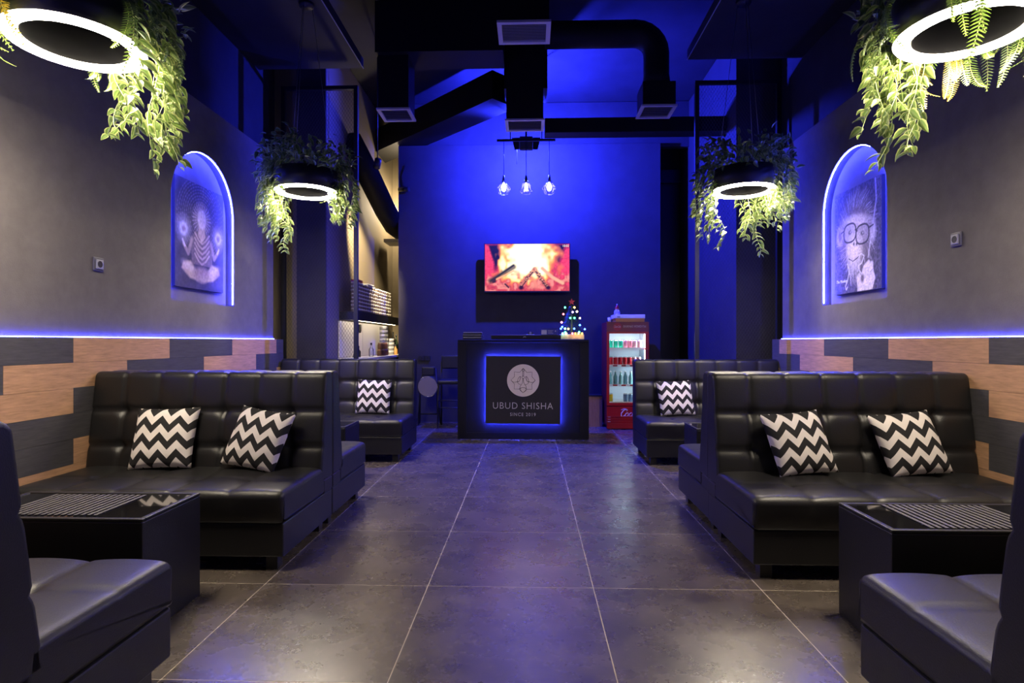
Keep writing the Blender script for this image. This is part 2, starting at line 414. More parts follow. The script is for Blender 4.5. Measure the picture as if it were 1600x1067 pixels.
def place(o, x_aisle, yfront, facing):     # facing -1: towards the camera (front at lower y)
    L = o['L']
    if facing < 0: o.location = ((x_aisle - L) if x_aisle < 0 else x_aisle, yfront, 0)
    else:
        o.rotation_euler = (0, 0, PI); o.location = (x_aisle if x_aisle < 0 else x_aisle + L, yfront, 0)
sl = make_sofa('booth_sofa', LL, 'black tufted leather sofa with two chevron cushions beside the meditating figure painting')
place(sl, -1.265, 2.915, -1)
sr = make_sofa('booth_sofa', LR, 'black tufted leather sofa with two chevron cushions beside the monkey painting')
place(sr, 1.105, 2.885, -1)
for src, xa, yf, fc, lab in (
    (sl, -1.265, 4.418, 1, 'black leather sofa back to back behind the two-cushion sofa, on the meditating painting side'),
    (sl, -1.25, 5.6, -1, 'black tufted leather sofa with one chevron cushion below the bottle shelf opening'),
    (sl, -1.262, 2.01, 1, 'black leather sofa with bare seat facing the low table on the meditating painting side'),
    (sr, 1.112, 4.388, 1, 'black leather sofa back to back behind the two-cushion sofa, on the monkey painting side'),
    (sr, 1.11, 5.54, -1, 'black tufted leather sofa with one chevron cushion beside the red fridge'),
    (sr, 1.095, 1.97, 1, 'black leather sofa with bare seat facing the low table on the monkey painting side')):
    c = copy_tree(src); c['label'] = lab; c.rotation_euler = (0, 0, 0); place(c, xa, yf, fc)

# ------------------------------------------------------------------ cushions
def pillow_mesh():
    n = 26; S = .185; vs = []; fs = []
    for side in (1, -1):
        for i in range(n+1):
            for j in range(n+1):
                u, v = 2*i/n-1, 2*j/n-1
                e = (1-abs(u)**2.6)*(1-abs(v)**2.6); th = .068*max(0, e)**.55
                pin = 1 - .055*(1-abs(v)**2)*(abs(u)**4) ; pin2 = 1 - .055*(1-abs(u)**2)*(abs(v)**4)
                wr = .006*math.sin(9*u+3*v)*math.sin(5*v)*abs(u)**3*max(0, e)**.3
                vs.append((u*S*pin, -side*(th+wr), v*S*pin2))
    m = (n+1)**2
    for k in range(2):
        for i in range(n):
            for j in range(n):
                a = k*m + i*(n+1)+j; q = (a, a+n+1, a+n+2, a+1)
                fs.append(q if k == 0 else q[::-1])
    mb = MB().add(vs, fs, 0, True)
    me = mb.mesh('cushion', M['chevron'])
    bm = bmesh.new(); bm.from_mesh(me); bmesh.ops.remove_doubles(bm, verts=bm.verts, dist=1e-5); bm.to_mesh(me); bm.free()
    return me
PM = pillow_mesh()
for x, y, z, lean, tilt, yaw, shear, lab in (
    (-2.215, 3.43, .601, .26, -.02, .10, .06, 'black and white chevron cushion standing upright beside the wood panelling, under the meditating figure painting'),
    (-1.64, 3.43, .598, .26, .13, -.16, .13, 'tilted black and white chevron cushion at the aisle end of the meditating painting side sofa'),
    (1.56, 3.40, .596, .26, -.06, .16, -.15, 'tilted chevron cushion at the aisle end of the monkey painting side sofa'),
    (2.19, 3.40, .596, .26, -.08, .05, -.17, 'tilted chevron cushion next to the wood panelling on the monkey painting side sofa'),
    (-1.67, 6.115, .60, .26, .02, .0, 0, 'small chevron cushion on the sofa below the bottle shelf'),
    (1.515, 6.055, .598, .26, -.03, .05, -.05, 'small chevron cushion on the sofa next to the red fridge')):
    pm = PM.copy(); pm.transform(Matrix(((1, 0, shear, 0), (0, 1, 0, 0), (0, 0, 1, 0), (0, 0, 0, 1))))
    o = put('cushion', pm, None, (x, y, z)); tag(o, lab, 'cushion', 'chevron cushions on the sofas')
    o.rotation_euler = (Matrix.Rotation(yaw, 3, 'Z') @ Matrix.Rotation(-lean, 3, 'X') @ Matrix.Rotation(tilt, 3, 'Y')).to_euler()

# ------------------------------------------------------------------ low tables with slatted mats
def table(x0, x1, y0, y1, h, lab, matlab=None):
    t = thing('low_table', lab, 'table', ((x0+x1)/2, (y0+y1)/2, 0), group='low black tables')
    a, b = (x1-x0)/2, (y1-y0)/2
    MB().rbox(-a, a, -b, b, 0, h-.012, .006, 2).build('body', M['leather'], t)
    rim = MB()
    w = .022
    for q in ((-a, a, -b, -b+w), (-a, a, b-w, b), (-a, -a+w, -b+w, b-w), (a-w, a, -b+w, b-w)): rim.rbox(*q, h-.0119, h, .004, 2)
    rim.build('rim', M['leather'], t)
    MB().box(-a+w+.001, a-w-.001, -b+w+.001, b-w-.001, h-.0118, h-.004).build('glass_top', M['blackglass'], t)
    if matlab:
        m = thing('slatted_mat', matlab, 'mat', ((x0+x1)/2-.03, (y0+y1)/2, h-.0038), group='slatted table mats')
        n = 16; sw = .44/n
        me = MB().box(-sw*.27, sw*.27, -.155, .155, .0012, .004).mesh('slat', mat_slat)
        for k in range(n): put('slat', me, m, (-.22+sw*(k+.5), 0, 0))
        for yy in (-.11, .11): MB().box(-.22, .22, yy-.004, yy+.004, 0, .0012).build('cord', M['plastic'], m)
mat_slat = mat('slat_grey', (.075,.07,.068), .55)
table(-2.355, -1.54, 2.245, 2.65, .48, 'low black table with slatted mat under the hanging plants, meditating painting side', 'dark slatted mat on the low table, meditating painting side')
table(1.345, 2.16, 2.187, 2.56, .485, 'low black table with slatted mat under the hanging plants, monkey painting side', 'dark slatted mat on the low table, monkey painting side')
table(-2.34, -1.525, 4.72, 5.11, .48, 'low black table before the one-cushion sofa below the bottle shelf', None)
table(1.345, 2.16, 4.70, 5.08, .48, 'low black table before the one-cushion sofa beside the fridge', None)

# ------------------------------------------------------------------ leaf and frond shapes
def set_attr(me, cols):
    a = me.color_attributes.new('print', 'FLOAT_COLOR', 'POINT')
    a.data.foreach_set('color', np.array(cols, dtype=np.float32).reshape(-1))
LEAFPTS = []; LEAFCOL = []; LEAFF = []
def leaf_template(l=.056, w=.029):
    vs = []; cs = []; fs = []
    prof = [(0, .05), (.18, .72), (.42, 1), (.68, .8), (.88, .38), (1, .03)]
    for i, (t, q) in enumerate(prof):
        for k, s in enumerate((-1, -.5, 0, .5, 1)):
            vs.append((s*w/2*q, t*l, .006*abs(s)*q*1.3 - .020*t*t))
            edge = abs(s)
            c = (.40, .43, .15) if edge == 1 else ((.055, .11, .02) if edge == .5 else (.17, .24, .06))
            cs.append((*c, 1))
    for i in range(len(prof)-1):
        for k in range(4):
            a = i*5+k; fs.append((a, a+1, a+6, a+5))
    return vs, fs, cs
LT = leaf_template()
lm = MB().add(LT[0], LT[1], 0, True).mesh('leaf', M['leaf']); set_attr(lm, LT[2])
def frond_mesh(l, droop, gold):
    vs = []; fs = []; cs = []; n = 26
    base = (.045, .085, .012) if not gold else (.17, .12, .008)
    tip = (.11, .17, .03) if not gold else (.27, .19, .014)
    def P(t):
        a = droop*t; return Vector((0, l*(math.sin(a)/droop), l*((math.cos(a)-1)/droop)+.02*math.sin(PI*t)))
    for i in range(n):
        t = (i+.6)/n; p = P(t); q = P(t+.02); d = (q-p).normalized(); w = l*.085*math.sin(PI*min(1, .12+t*.88))**.7 + .003
        for s in (-1, 1):
            o = Vector((s, 0, 0)); b = len(vs); lw = l/n*.27
            c = [base[k]+(tip[k]-base[k])*t for k in range(3)]
            for a, (aw, al) in enumerate(((0, -lw), (w*.6, -lw*.6), (w, d.y*.0+lw*.6), (w*.6, lw), (0, lw))):
                v = p + o*aw + d*(al + aw*.35) + Vector((0, 0, -.12*aw)); vs.append(v[:]); cs.append((*[min(1, x*(1+.25*aw/w)) for x in c], 1))
            f = tuple(range(b, b+5)); fs.append(f if s > 0 else f[::-1])
    b = len(vs)
    for i in range(9):
        p = P(i/8); 
        for s in (-1, 1): vs.append((p.x+s*.0018, p.y, p.z+.0005)); cs.append((.3, .33, .1, 1))
    fs += [(b+2*i, b+2*i+1, b+2*i+3, b+2*i+2) for i in range(8)]
    me = MB().add(vs, fs).mesh('fern_frond', M['leaf']); set_attr(me, cs); return me
FR = [frond_mesh(.30, 1.9, False), frond_mesh(.24, 2.3, False), frond_mesh(.34, 1.6, False), frond_mesh(.28, 2.0, True)]
def orient(d, up=(0,0,1), roll=0):
    y = Vector(d).normalized(); x = y.cross(Vector(up)); x = x.normalized() if x.length > 1e-4 else Vector((1,0,0)); z = x.cross(y)
    return Matrix((x, y, z)).transposed() @ Matrix.Rotation(roll, 3, 'Y')

# ------------------------------------------------------------------ hanging ring lamps with plants
RO, RI = .265, .20
def ring_lamp(loc, label, vines, ferns, seed, near):
    R = random.Random(seed)
    t = thing('ring_lamp', label, 'lamp', loc, group='hanging ring lamps with trailing plants')
    n = 64; vs = []
    for k in range(n):
        a = 2*PI*k/n; c, s = math.cos(a), math.sin(a)
        for r, z in ((RI, 0), (RI+.008, -.012), (RO-.008, -.012), (RO, 0)): vs.append((r*c, r*s, z))
    fs = [(k*4+i, k*4+i+1, ((k+1) % n)*4+i+1, ((k+1) % n)*4+i) for k in range(n) for i in range(3)]
    MB().add(vs, fs, 0, True).build('ring_diffuser', M['ring'], t)
    for k in range(8):                     # the LED modules behind the diffuser, beaming down
        a = 2*PI*(k+.5)/8; l = bpy.data.lights.new('led_module', 'AREA'); l.shape = 'DISK'; l.size = .06; l.energy = RINGW/8; l.color = (1, .86, .66); l.spread = math.radians(150)
        lo = bpy.data.objects.new('led_module', l); COL.objects.link(lo); lo.parent = t; lo.location = (.232*math.cos(a), .232*math.sin(a), -.0125)
    MB().lathe([(RI-.004, .001), (RO+.004, .001), (RO+.004, .17), (RO-.004, .17), (RO-.004, .012), (RI+.004, .012), (RI+.004, .17), (RI-.004, .17), (RI-.004, .001)], 48).build('planter_band', M['metal'], t)
    MB().lathe([(RI+.005, .11), (RO-.005, .11)], 32).build('moss_tray', M['stem'], t)
    for k in range(3):
        a = 2*PI*k/3 + .5
        MB().tube([(.23*math.cos(a), .23*math.sin(a), .15), (.05*math.cos(a), .05*math.sin(a), 4.15-loc[2]-.02)], .0022, 5).build('hanging_wire', M['wire'], t)
    MB().lathe([(.001, 4.12-loc[2]), (.06, 4.12-loc[2]), (.065, 4.149-loc[2]), (.001, 4.149-loc[2])], 16).build('ceiling_mount', M['metal'], t)
    # dense foliage on top of the band
    V = []; F = []; C = []
    cnt = 1000
    for k in range(cnt):
        a = R.uniform(0, 2*PI)
        dens = max([.35] + [1 - min(abs((a - math.radians(v[0]) + PI) % (2*PI) - PI)/.9, 1) for v in vines])
        if R.random() > dens: continue
        ph = R.uniform(-.5, PI*.8); rr = R.uniform(.05, .17)
        r = .232 + rr*math.cos(ph)*1.15; z = .17 + rr*math.sin(ph)*1.35 + R.uniform(0, .12)*dens
        p = Vector((r*math.cos(a), r*math.sin(a), z))
        dv = Vector((math.cos(a)*R.uniform(-.3, 1), math.sin(a)*R.uniform(-.3, 1), R.uniform(-.5, .8))) + Vector([R.uniform(-.5, .5) for _ in range(3)])
        m = orient(dv, roll=R.uniform(-1, 1)); sc = R.uniform(.75, 1.35); b = len(V)
        V += [(p + m @ (Vector(q)*sc))[:] for q in LT[0]]; F += [tuple(i+b for i in f) for f in LT[1]]
        dk = R.uniform(.35, .7); C += [(c[0]*dk*.8, c[1]*dk, c[2]*dk*.9, 1) for c in LT[2]]
    o = MB().add(V, F, 0, True); me = o.mesh('foliage', M['leaf']); set_attr(me, C); put('foliage', me, t, kind='stuff')
    # trailing vines
    for ang, cn, lmin, lmax, spread in vines:
        for q in range(cn):
            a = math.radians(ang + R.uniform(-spread, spread)); ln = R.uniform(lmin, lmax)
            r0 = R.uniform(.24, .27); r1 = R.uniform(.25, .43)
            p0 = Vector((r0*math.cos(a), r0*math.sin(a), .17)); pts = [p0]
            out = Vector((math.cos(a), math.sin(a), 0)); sd = Vector((-math.sin(a), math.cos(a), 0)); w1, w2 = R.uniform(0, 6), R.uniform(.015, .045)
            nseg = max(8, int(ln/(.040 if near else .032))+5)
            for i in range(1, nseg+1):
                u = i/nseg; s = u*(ln+.17)
                rr = r0 + (r1-r0)*min(1, s/.16) - .03*u
                z = .17 + .05*math.sin(min(1, s/.16)*PI) - max(0, s-.08)
                pts.append(out*rr + sd*(w2*math.sin(w1+s*16)*u*1.5) + out*(w2*math.cos(w1*2+s*12)*u) + Vector((0, 0, z)))
            vine = MB().tube([p[:] for p in pts], .0016, 5).build('trailing_vine', M['stem'], t)
            LV = []; LF = []; LC = []
            k = 2 if near else 1; step = 1
            for i in range(2, nseg+1, step):
                for side in ((1, -1) if R.random() < (.6 if near else .8) else (R.choice((1, -1)),)):
                    tg = (pts[min(i+1, nseg)] - pts[i-1]).normalized()
                    az = R.uniform(-1.1, 1.1) + (0 if side > 0 else PI)
                    dv = sd*math.cos(az)*.9 + out*(abs(math.sin(az))*.6+.25) + Vector((0, 0, R.uniform(-.75, .15)))
                    m = orient(dv, roll=R.uniform(-.7, .7)); sc = R.uniform(.75, 1.35)*1.1
                    if i == nseg: sc *= .7
                    if near:
                        lo = put('leaf', lm, vine, pts[i][:]); lo.rotation_euler = m.to_euler(); lo.scale = (sc,)*3
                    else:
                        b = len(LV); LV += [(pts[i] + m @ (Vector(v)*sc))[:] for v in LT[0]]
                        LF += [tuple(x+b for x in f) for f in LT[1]]; LC += LT[2]
            if not near:
                me = MB().add(LV, LF, 0, True).mesh('vine_leaves', M['leaf']); set_attr(me, LC); put('vine_leaves', me, vine, kind='stuff')
    for ang, cn, kind, rad in ferns:
        for q in range(cn):
            a = math.radians(ang + R.uniform(-14, 14)); r0 = rad + R.uniform(-.02, .03)
            fo = put('fern_frond', FR[kind if kind == 3 else R.randrange(3)], t, (r0*math.cos(a), r0*math.sin(a), R.uniform(.02, .17)))
            fo.rotation_euler = (R.uniform(-.9, -.1), R.uniform(-.3, .3), a - PI/2 + R.uniform(-.5, .5))
            s = R.uniform(.8, 1.15); fo.scale = (s, s, s)
    return t
ring_lamp((-1.998, 2.482, 2.5), 'glowing ring lamp with trailing plants over the low table, meditating painting side',
    [(15, 8, .15, .45, 26), (50, 6, .30, .60, 18), (85, 5, .22, .50, 16), (215, 3, .05, .2, 15)], [(110, 4, 0, .25), (75, 5, 0, .26), (25, 5, 0, .28), (350, 5, 0, .28), (235, 8, 0, .27), (205, 6, 0, .28), (262, 2, 3, .26)], 3, True)
ring_lamp((1.85, 2.5, 2.5), 'glowing ring lamp with trailing plants over the low table, monkey painting side',
    [(112, 9, .28, .62, 24), (150, 4, .20, .5, 18), (95, 2, .1, .3, 15), (255, 2, .02, .08, 20)], [(172, 9, 0, .28), (80, 6, 3, .26), (35, 7, 0, .28), (230, 5, 0, .26), (5, 5, 0, .27), (60, 3, 0, .24)], 5, True)
ring_lamp((-1.961, 5.0, 2.5), 'glowing ring lamp with trailing plants before the wire mesh screen near the bottle shelf',
    [(200, 9, .25, .55, 28), (150, 6, .3, .62, 20), (5, 9, .25, .42, 16), (250, 4, .15, .35, 20)], [(70, 5, 0, .26), (175, 5, 0, .29), (40, 5, 0, .28)], 8, False)
ring_lamp((1.859, 5.08, 2.5), 'glowing ring lamp with trailing plants before the wire mesh screen beside the fridge',
    [(185, 7, .25, .58, 18), (20, 9, .2, .46, 30), (65, 6, .3, .6, 18), (320, 6, .15, .4, 22)], [(350, 7, 0, .29), (30, 5, 0, .28), (175, 3, 0, .28)], 11, False)

# ------------------------------------------------------------------ wire mesh screens
def mesh_screen(x0, x1, y, label):
    t = thing('mesh_screen', label, 'screen', ((x0+x1)/2, y, 0)); a = (x1-x0)/2; H = 4.06
    for s in (-1, 1): MB().box(s*a-.022, s*a+.022, -.022, .022, 0, H).build('post', M['metal'], t)
    for z in (0.02, H-.02): MB().box(-a+.022, a-.022, -.02, .02, z-.02, z+.02).build('rail', M['metal'], t)
    mb = MB(); p = .034; sl = 1.55; w = .0011; z0, z1 = .04, H-.04; b = a-.022
    for s in (1, -1):
        c = z0 - 2*b*sl
        while c < z1:
            # line z = c + sl*(x+b) (or mirrored)
            xa = max(0, (z0-c)/sl); xb = min(2*b, (z1-c)/sl)
            if xb - xa > .005:
                A = (-b+xa, c+sl*xa); B = (-b+xb, c+sl*xb)
                if s < 0: A = (-A[0], A[1]); B = (-B[0], B[1])
                d = Vector((B[0]-A[0], 0, B[1]-A[1])).normalized(); nn = Vector((-d.z, 0, d.x))*w
                P = [Vector((A[0], s*.001, A[1])), Vector((B[0], s*.001, B[1]))]; vs = []
                for q in P: vs += [(q-nn)[:], (q+Vector((0, w, 0)))[:], (q+nn)[:], (q-Vector((0, w, 0)))[:]]
                mb.add(vs, [(i, (i+1) % 4, 4+(i+1) % 4, 4+i) for i in range(4)])
            c += p*sl
    mb.build('wire_mesh', M['mesh'], t, kind='stuff')
mesh_screen(-2.78, -1.955, 6.43, 'tall black framed wire mesh screen in front of the bottle shelf wall')
mesh_screen(1.84, 2.73, 6.43, 'tall black framed wire mesh screen beside the dark door recess')

# ------------------------------------------------------------------ printed pictures (colour per vertex)
def grid_print(name, w, h, img, m, parent, loc, rot):
    ny, nx = img.shape[:2]
    xs = np.linspace(-w/2, w/2, nx); zs = np.linspace(h/2, -h/2, ny)
    X, Z = np.meshgrid(xs, zs); co = np.stack([X, np.zeros_like(X), Z], -1).reshape(-1, 3)
    idx = np.arange(nx*ny).reshape(ny, nx)
    f = np.stack([idx[1:, :-1], idx[1:, 1:], idx[:-1, 1:], idx[:-1, :-1]], -1).reshape(-1, 4)
    me = bpy.data.meshes.new(name); me.from_pydata(co.tolist(), [], f.tolist()); me.materials.append(m)
    c = np.concatenate([img, np.ones((ny, nx, 1))], -1); set_attr(me, c); me.update()
    return put(name, me, parent, loc, rot)
rs = np.random.RandomState(4)
def vnoise(ny, nx, f):
    g = rs.rand(int(f*ny/nx)+3, f+3); y = np.linspace(0, g.shape[0]-2.001, ny); x = np.linspace(0, g.shape[1]-2.001, nx)
    yi, xi = y.astype(int), x.astype(int); fy, fx = (y-yi)[:, None], (x-xi)[None]; fy = fy*fy*(3-2*fy); fx = fx*fx*(3-2*fx)
    return (g[yi][:, xi]*(1-fy)+g[yi+1][:, xi]*fy)*(1-fx) + (g[yi][:, xi+1]*(1-fy)+g[yi+1][:, xi+1]*fy)*fx
class Canvas:
    def __init__(s, nx, ny, col):
        s.im = np.ones((ny, nx, 3))*np.array(col); s.nx, s.ny = nx, ny; s.a = ny/nx
        s.x, s.y = np.meshgrid(np.linspace(0, 1, nx), np.linspace(0, s.a, ny))       # y down, width = 1
    def blend(s, mask, col): s.im = s.im*(1-mask[..., None]) + np.array(col)*mask[..., None]
    def ell(s, cx, cy, rx, ry, col, soft=.02, k=1, rot=0):
        dx, dy = s.x-cx, s.y-cy; c, q = math.cos(rot), math.sin(rot)
        d = np.hypot((dx*c+dy*q)/rx, (-dx*q+dy*c)/ry); s.blend(np.clip((1-d)/soft*min(rx, ry) + .5, 0, 1)*k, col)
    def ring(s, cx, cy, r, w, col, k=1, ry=None):
        ry = ry or r; d = np.abs(np.hypot((s.x-cx)/r, (s.y-cy)/ry)-1)*r; s.blend(np.clip((w-d)/w*1.5, 0, 1)*k, col)
    def poly(s, P, col, k=1, soft=.008):
        ins = np.zeros_like(s.x, bool); dist = np.full_like(s.x, 9.)
        for (x0, y0), (x1, y1) in zip(P, P[1:]+P[:1]):
            if y0 != y1:
                c = ((y0 > s.y) != (y1 > s.y)) & (s.x < (x1-x0)*(s.y-y0)/(y1-y0)+x0); ins ^= c
            l2 = (x1-x0)**2+(y1-y0)**2+1e-9; t = np.clip(((s.x-x0)*(x1-x0)+(s.y-y0)*(y1-y0))/l2, 0, 1)
            dist = np.minimum(dist, np.hypot(s.x-x0-t*(x1-x0), s.y-y0-t*(y1-y0)))
        sd = np.where(ins, dist, -dist); s.blend(np.clip(sd/soft+.5, 0, 1)*k, col)
    def line(s, P, w, col, k=1):
        dist = np.full_like(s.x, 9.)
        for (x0, y0), (x1, y1) in zip(P, P[1:]):
            l2 = (x1-x0)**2+(y1-y0)**2+1e-9; t = np.clip(((s.x-x0)*(x1-x0)+(s.y-y0)*(y1-y0))/l2, 0, 1)
            dist = np.minimum(dist, np.hypot(s.x-x0-t*(x1-x0), s.y-y0-t*(y1-y0)))
        s.blend(np.clip((w-dist)/(w*.6), 0, 1)*k, col)
def meditation():
    c = Canvas(150, 186, (.055, .044, .05)); n = vnoise(186, 150, 10)
    c.im *= (.6+.8*n)[..., None]; gold = (.55, .42, .30); pale = (.72, .62, .56)
    for r in np.arange(.10, .5, .035):
        c.ring(.52, .40, r, .006, (.22, .17, .17), .5)
        for k in range(int(r*120)):
            a = 2*PI*k/int(r*120)+r*9; c.ell(.52+r*math.cos(a), .40+r*math.sin(a), .010, .010, (.30, .24, .23), .01, .4)
    for k in range(26):
        a = 2*PI*k/26; c.line([(.52+.11*math.cos(a), .40+.11*math.sin(a)), (.52+.19*math.cos(a), .40+.19*math.sin(a))], .006, pale, .5)
    c.ell(.52, .40, .13, .15, (.5, .40, .36), .15, .7)
    c.poly([(.38, .56), (.66, .56), (.76, .66), (.74, .95), (.32, .95), (.30, .66)], (.20, .15, .12))            # torso
    c.poly([(.47, .47), (.57, .47), (.60, .60), (.52, .68), (.44, .60)], gold)                                    # neck
    c.ell(.52, .40, .085, .115, pale, .03); c.ell(.54, .41, .05, .08, (.62, .50, .44), .05, .6)
    for q in range(5):                                                                                            # draped folds
        y = .62+q*.062; c.line([(.38, y-.04), (.46, y+.04), (.53, y+.07), (.60, y+.03), (.68, y-.05)], .018, gold, .85)
    for sx in (-1, 1):
        c.line([(.52+sx*.2, .66), (.52+sx*.27, .84), (.52+sx*.36, .74)], .036, (.38, .29, .22)); c.line([(.52+sx*.34, .76), (.52+sx*.38, .70)], .022, pale)
        ox, oy = .52+sx*.36, .57
        c.ell(ox, oy, .12, .13, (.40, .36, .42), .12, .8); c.ell(ox, oy, .07, .075, (.68, .64, .68), .04, .9); c.ell(ox, oy, .035, .04, (.30, .20, .24), .03, .8)
        c.poly([(.52+sx*.08, 1.06), (.52+sx*.22, .92), (.52+sx*.36, .94), (.52+sx*.40, 1.02), (.52+sx*.24, 1.12), (.52+sx*.05, 1.14)], gold, .9, .03)
        c.ell(.52+sx*.27, .98, .10, .04, pale, .06, .5, -sx*.3)
    c.ell(.52, 1.06, .16, .09, (.36, .26, .20), .05); c.ell(.52, 1.10, .10, .05, (.5, .38, .30), .06, .7)
    c.im *= (.8+.4*vnoise(186, 150, 40))[..., None]*.8
    return np.clip(c.im**1.15, 0, 1)
def monkey():
    c = Canvas(150, 194, (.10, .085, .10)); n = vnoise(194, 150, 50); c.im *= (.4+1.2*n)[..., None]
    fur = (.42, .37, .38); pale = (.78, .70, .68); dk = (.05, .045, .06)
    R2 = random.Random(2)
    c.ell(.48, .55, .34, .42, (.24, .20, .22), .2)
    for k in range(240):                                                     # hair strokes radiating round the face
        a = R2.uniform(-PI, 0) if k % 3 else R2.uniform(0, PI); r0 = R2.uniform(.22, .33); r1 = r0+R2.uniform(.06, .16)
        g = R2.uniform(.15, .6); c.line([(.47+r0*math.cos(a), .55+1.25*r0*math.sin(a)), (.47+r1*math.cos(a+.12), .55+1.25*r1*math.sin(a+.12))], .005, (g, g*.92, g*.95), .7)
    c.ell(.12, .56, .075, .12, (.5, .44, .44), .05); c.ell(.12, .56, .04, .07, (.26, .2, .22), .04)          # ear
    c.ell(.83, .60, .06, .13, (.55, .5, .5), .05); c.line([(.84, .5), (.90, .25), (.88, .02)], .02, (.5, .46, .5), .8); c.line([(.80, .66), (.76, .82), (.74, .9)], .018, (.6, .56, .58), .8)
    c.ell(.47, .52, .27, .17, (.5, .43, .42), .08); c.ell(.48, .42, .25, .07, pale, .06, .8, .12)              # brow
    c.ell(.45, .74, .17, .24, (.66, .58, .55), .08); c.ell(.46, .70, .08, .15, pale, .06, .8)
    c.ell(.35, .545, .035, .03, dk, .02); c.ell(.62, .60, .035, .03, dk, .02); c.ell(.36, .54, .01, .01, pale, .01); c.ell(.63, .595, .01, .01, pale, .01)
    for ex, ey in ((.35, .55), (.62, .61)):                                    # glasses
        P = [(ex+.135*math.cos(a)*abs(math.cos(a))**-.25, ey+.115*math.sin(a)*abs(math.sin(a))**-.25) for a in [2*PI*k/28+.01 for k in range(29)]]
        c.poly(P[:-1], (.45, .42, .46), .35); c.line(P, .016, dk)
    c.line([(.47, .53), (.51, .55)], .016, dk); c.line([(.75, .56), (.84, .54)], .014, dk); c.line([(.22, .5), (.15, .52)], .012, dk)
    c.ell(.44, .70, .016, .02, dk, .02); c.ell(.50, .71, .016, .02, dk, .02)
    c.line([(.33, .87), (.42, .91), (.52, .88), (.57, .84)], .010, dk)
    for k in range(60): 
        x = R2.uniform(.3, .6); c.line([(x, R2.uniform(.88, .96)), (x*.6+.18, R2.uniform(1.02, 1.22))], .004, (.6, .55, .55), .6)
    c.line([(.52, .86), (.60, .84), (.66, .88), (.60, .96), (.54, .98), (.56, 1.04), (.62, 1.10)], .012, (.7, .65, .66))          # cord
    c.line([(.30, .93), (.33, 1.04), (.30, 1.14), (.25, 1.20), (.27, 1.25), (.30, 1.22)], .011, (.72, .68, .7))
    for k in range(4):                                                       # hand
        c.line([(.60+.05*k, 1.17-.03*k), (.66+.05*k, 1.02-.01*k), (.75+.02*k, .97+.04*k)], .042, pale); c.line([(.625+.05*k, 1.18-.03*k), (.69+.05*k, 1.05)], .006, (.3, .26, .3), .8)
    c.poly([(.52, 1.29), (.50, 1.12), (.56, 1.06), (.64, 1.16), (.84, 1.06), (.88, 1.16), (.82, 1.29)], pale, 1, .02); c.ell(.62, 1.14, .035, .05, (.2, .16, .2), .03)
    c.im *= (.75+.5*vnoise(194, 150, 60))[..., None]*.8
    return np.clip(c.im**1.2, 0, 1)
def painting(label, x, o, y0, y1, z0, z1, img):
    t = thing('painting', label, 'painting', (x, (y0+y1)/2, (z0+z1)/2), -o*PI/2)
    w, h = y1-y0, z1-z0
    MB().box(-w/2, w/2, .0005, .026, -h/2, h/2).build('canvas', M['signboard'], t)
    grid_print('printed_picture', w, h, img, M['print'], t, (0, -.0004, 0), None)
    return t
painting('dark painting of a meditating robed figure with a halo', -2.8225, -1, 4.50, 5.22, 1.63, 2.52, meditation())
pt = painting('grey painting of a monkey with glasses and a raised hand', 2.7025, 1, 4.52, 5.198, 1.597, 2.475, monkey())
o = put('lettering', fit_text('The Monkey', .17, .035, M['white'], .0006, 0, .3), pt, (-.225, -.0012, -.335))

# ------------------------------------------------------------------ wall sockets
def wall_socket(x, o, y, z, label):
    t = thing('wall_socket', label, 'socket', (x, y, z), -o*PI/2)
    MB().rbox(-.043, .043, -.012, 0, -.043, .043, .004, 2).build('frame', M['socket'], t)
    MB().rbox(-.03, .03, -.02, -.0121, -.03, .03, .003, 2).build('insert', M['grey'], t)
    MB().lathe([(.001, -.0202), (.017, -.0202), (.0195, -.0215), (.0215, -.0202)], 20, axis='y').build('plug_hole', M['plastic'], t)
wall_socket(XL, -1, 3.608, 1.68, 'grey wall socket beside the meditating figure painting')
wall_socket(XR, 1, 3.661, 1.819, 'grey wall socket beside the monkey painting')

# ------------------------------------------------------------------ ventilation
def grille(parent, x0, x1, y0, y1, z):
    g = MB(); w = .035
    for q in ((x0, x1, y0, y0+w), (x0, x1, y1-w, y1), (x0, x0+w, y0+w, y1-w), (x1-w, x1, y0+w, y1-w)): g.box(*q, z, z+.018)
    fr = g.build('grille', M['grille'], parent)
    me = MB().add([(x0+w, -.0095, .003), (x1-w, -.0095, .003), (x1-w, .0075, .010), (x0+w, .0075, .010), (x0+w, -.0095, .0045), (x1-w, -.0095, .0045), (x1-w, .0075, .0115), (x0+w, .0075, .0115)],
        [(0,3,2,1),(4,5,6,7),(0,1,5,4),(1,2,6,5),(2,3,7,6),(3,0,4,7)]).mesh('slat', M['grille'])
    n = 12
    for k in range(n): put('slat', me, fr, (0, y0+w+(y1-y0-2*w)*(k+.5)/n, z))
    MB().box(x0+w, x1-w, y0+w, y1-w, z+.0181, z+.02).build('backing', M['plastic'], fr)
def vent(label, x0, x1, y0, y1, ztop, extra=None):
    t = thing('ventilation_duct', label, 'duct', (0, 0, 0))
    MB().box(x0+.015, x1-.015, y0+.015, y1-.015, 3.62, ztop).build('drop_duct', M['duct'], t)
    grille(t, x0, x1, y0, y1, 3.6)
    if extra: extra(t)
vent('black square air duct hanging with a wide pale grille, nearest the entrance seats', -.252, .16, 4.36, 4.69, 4.74)
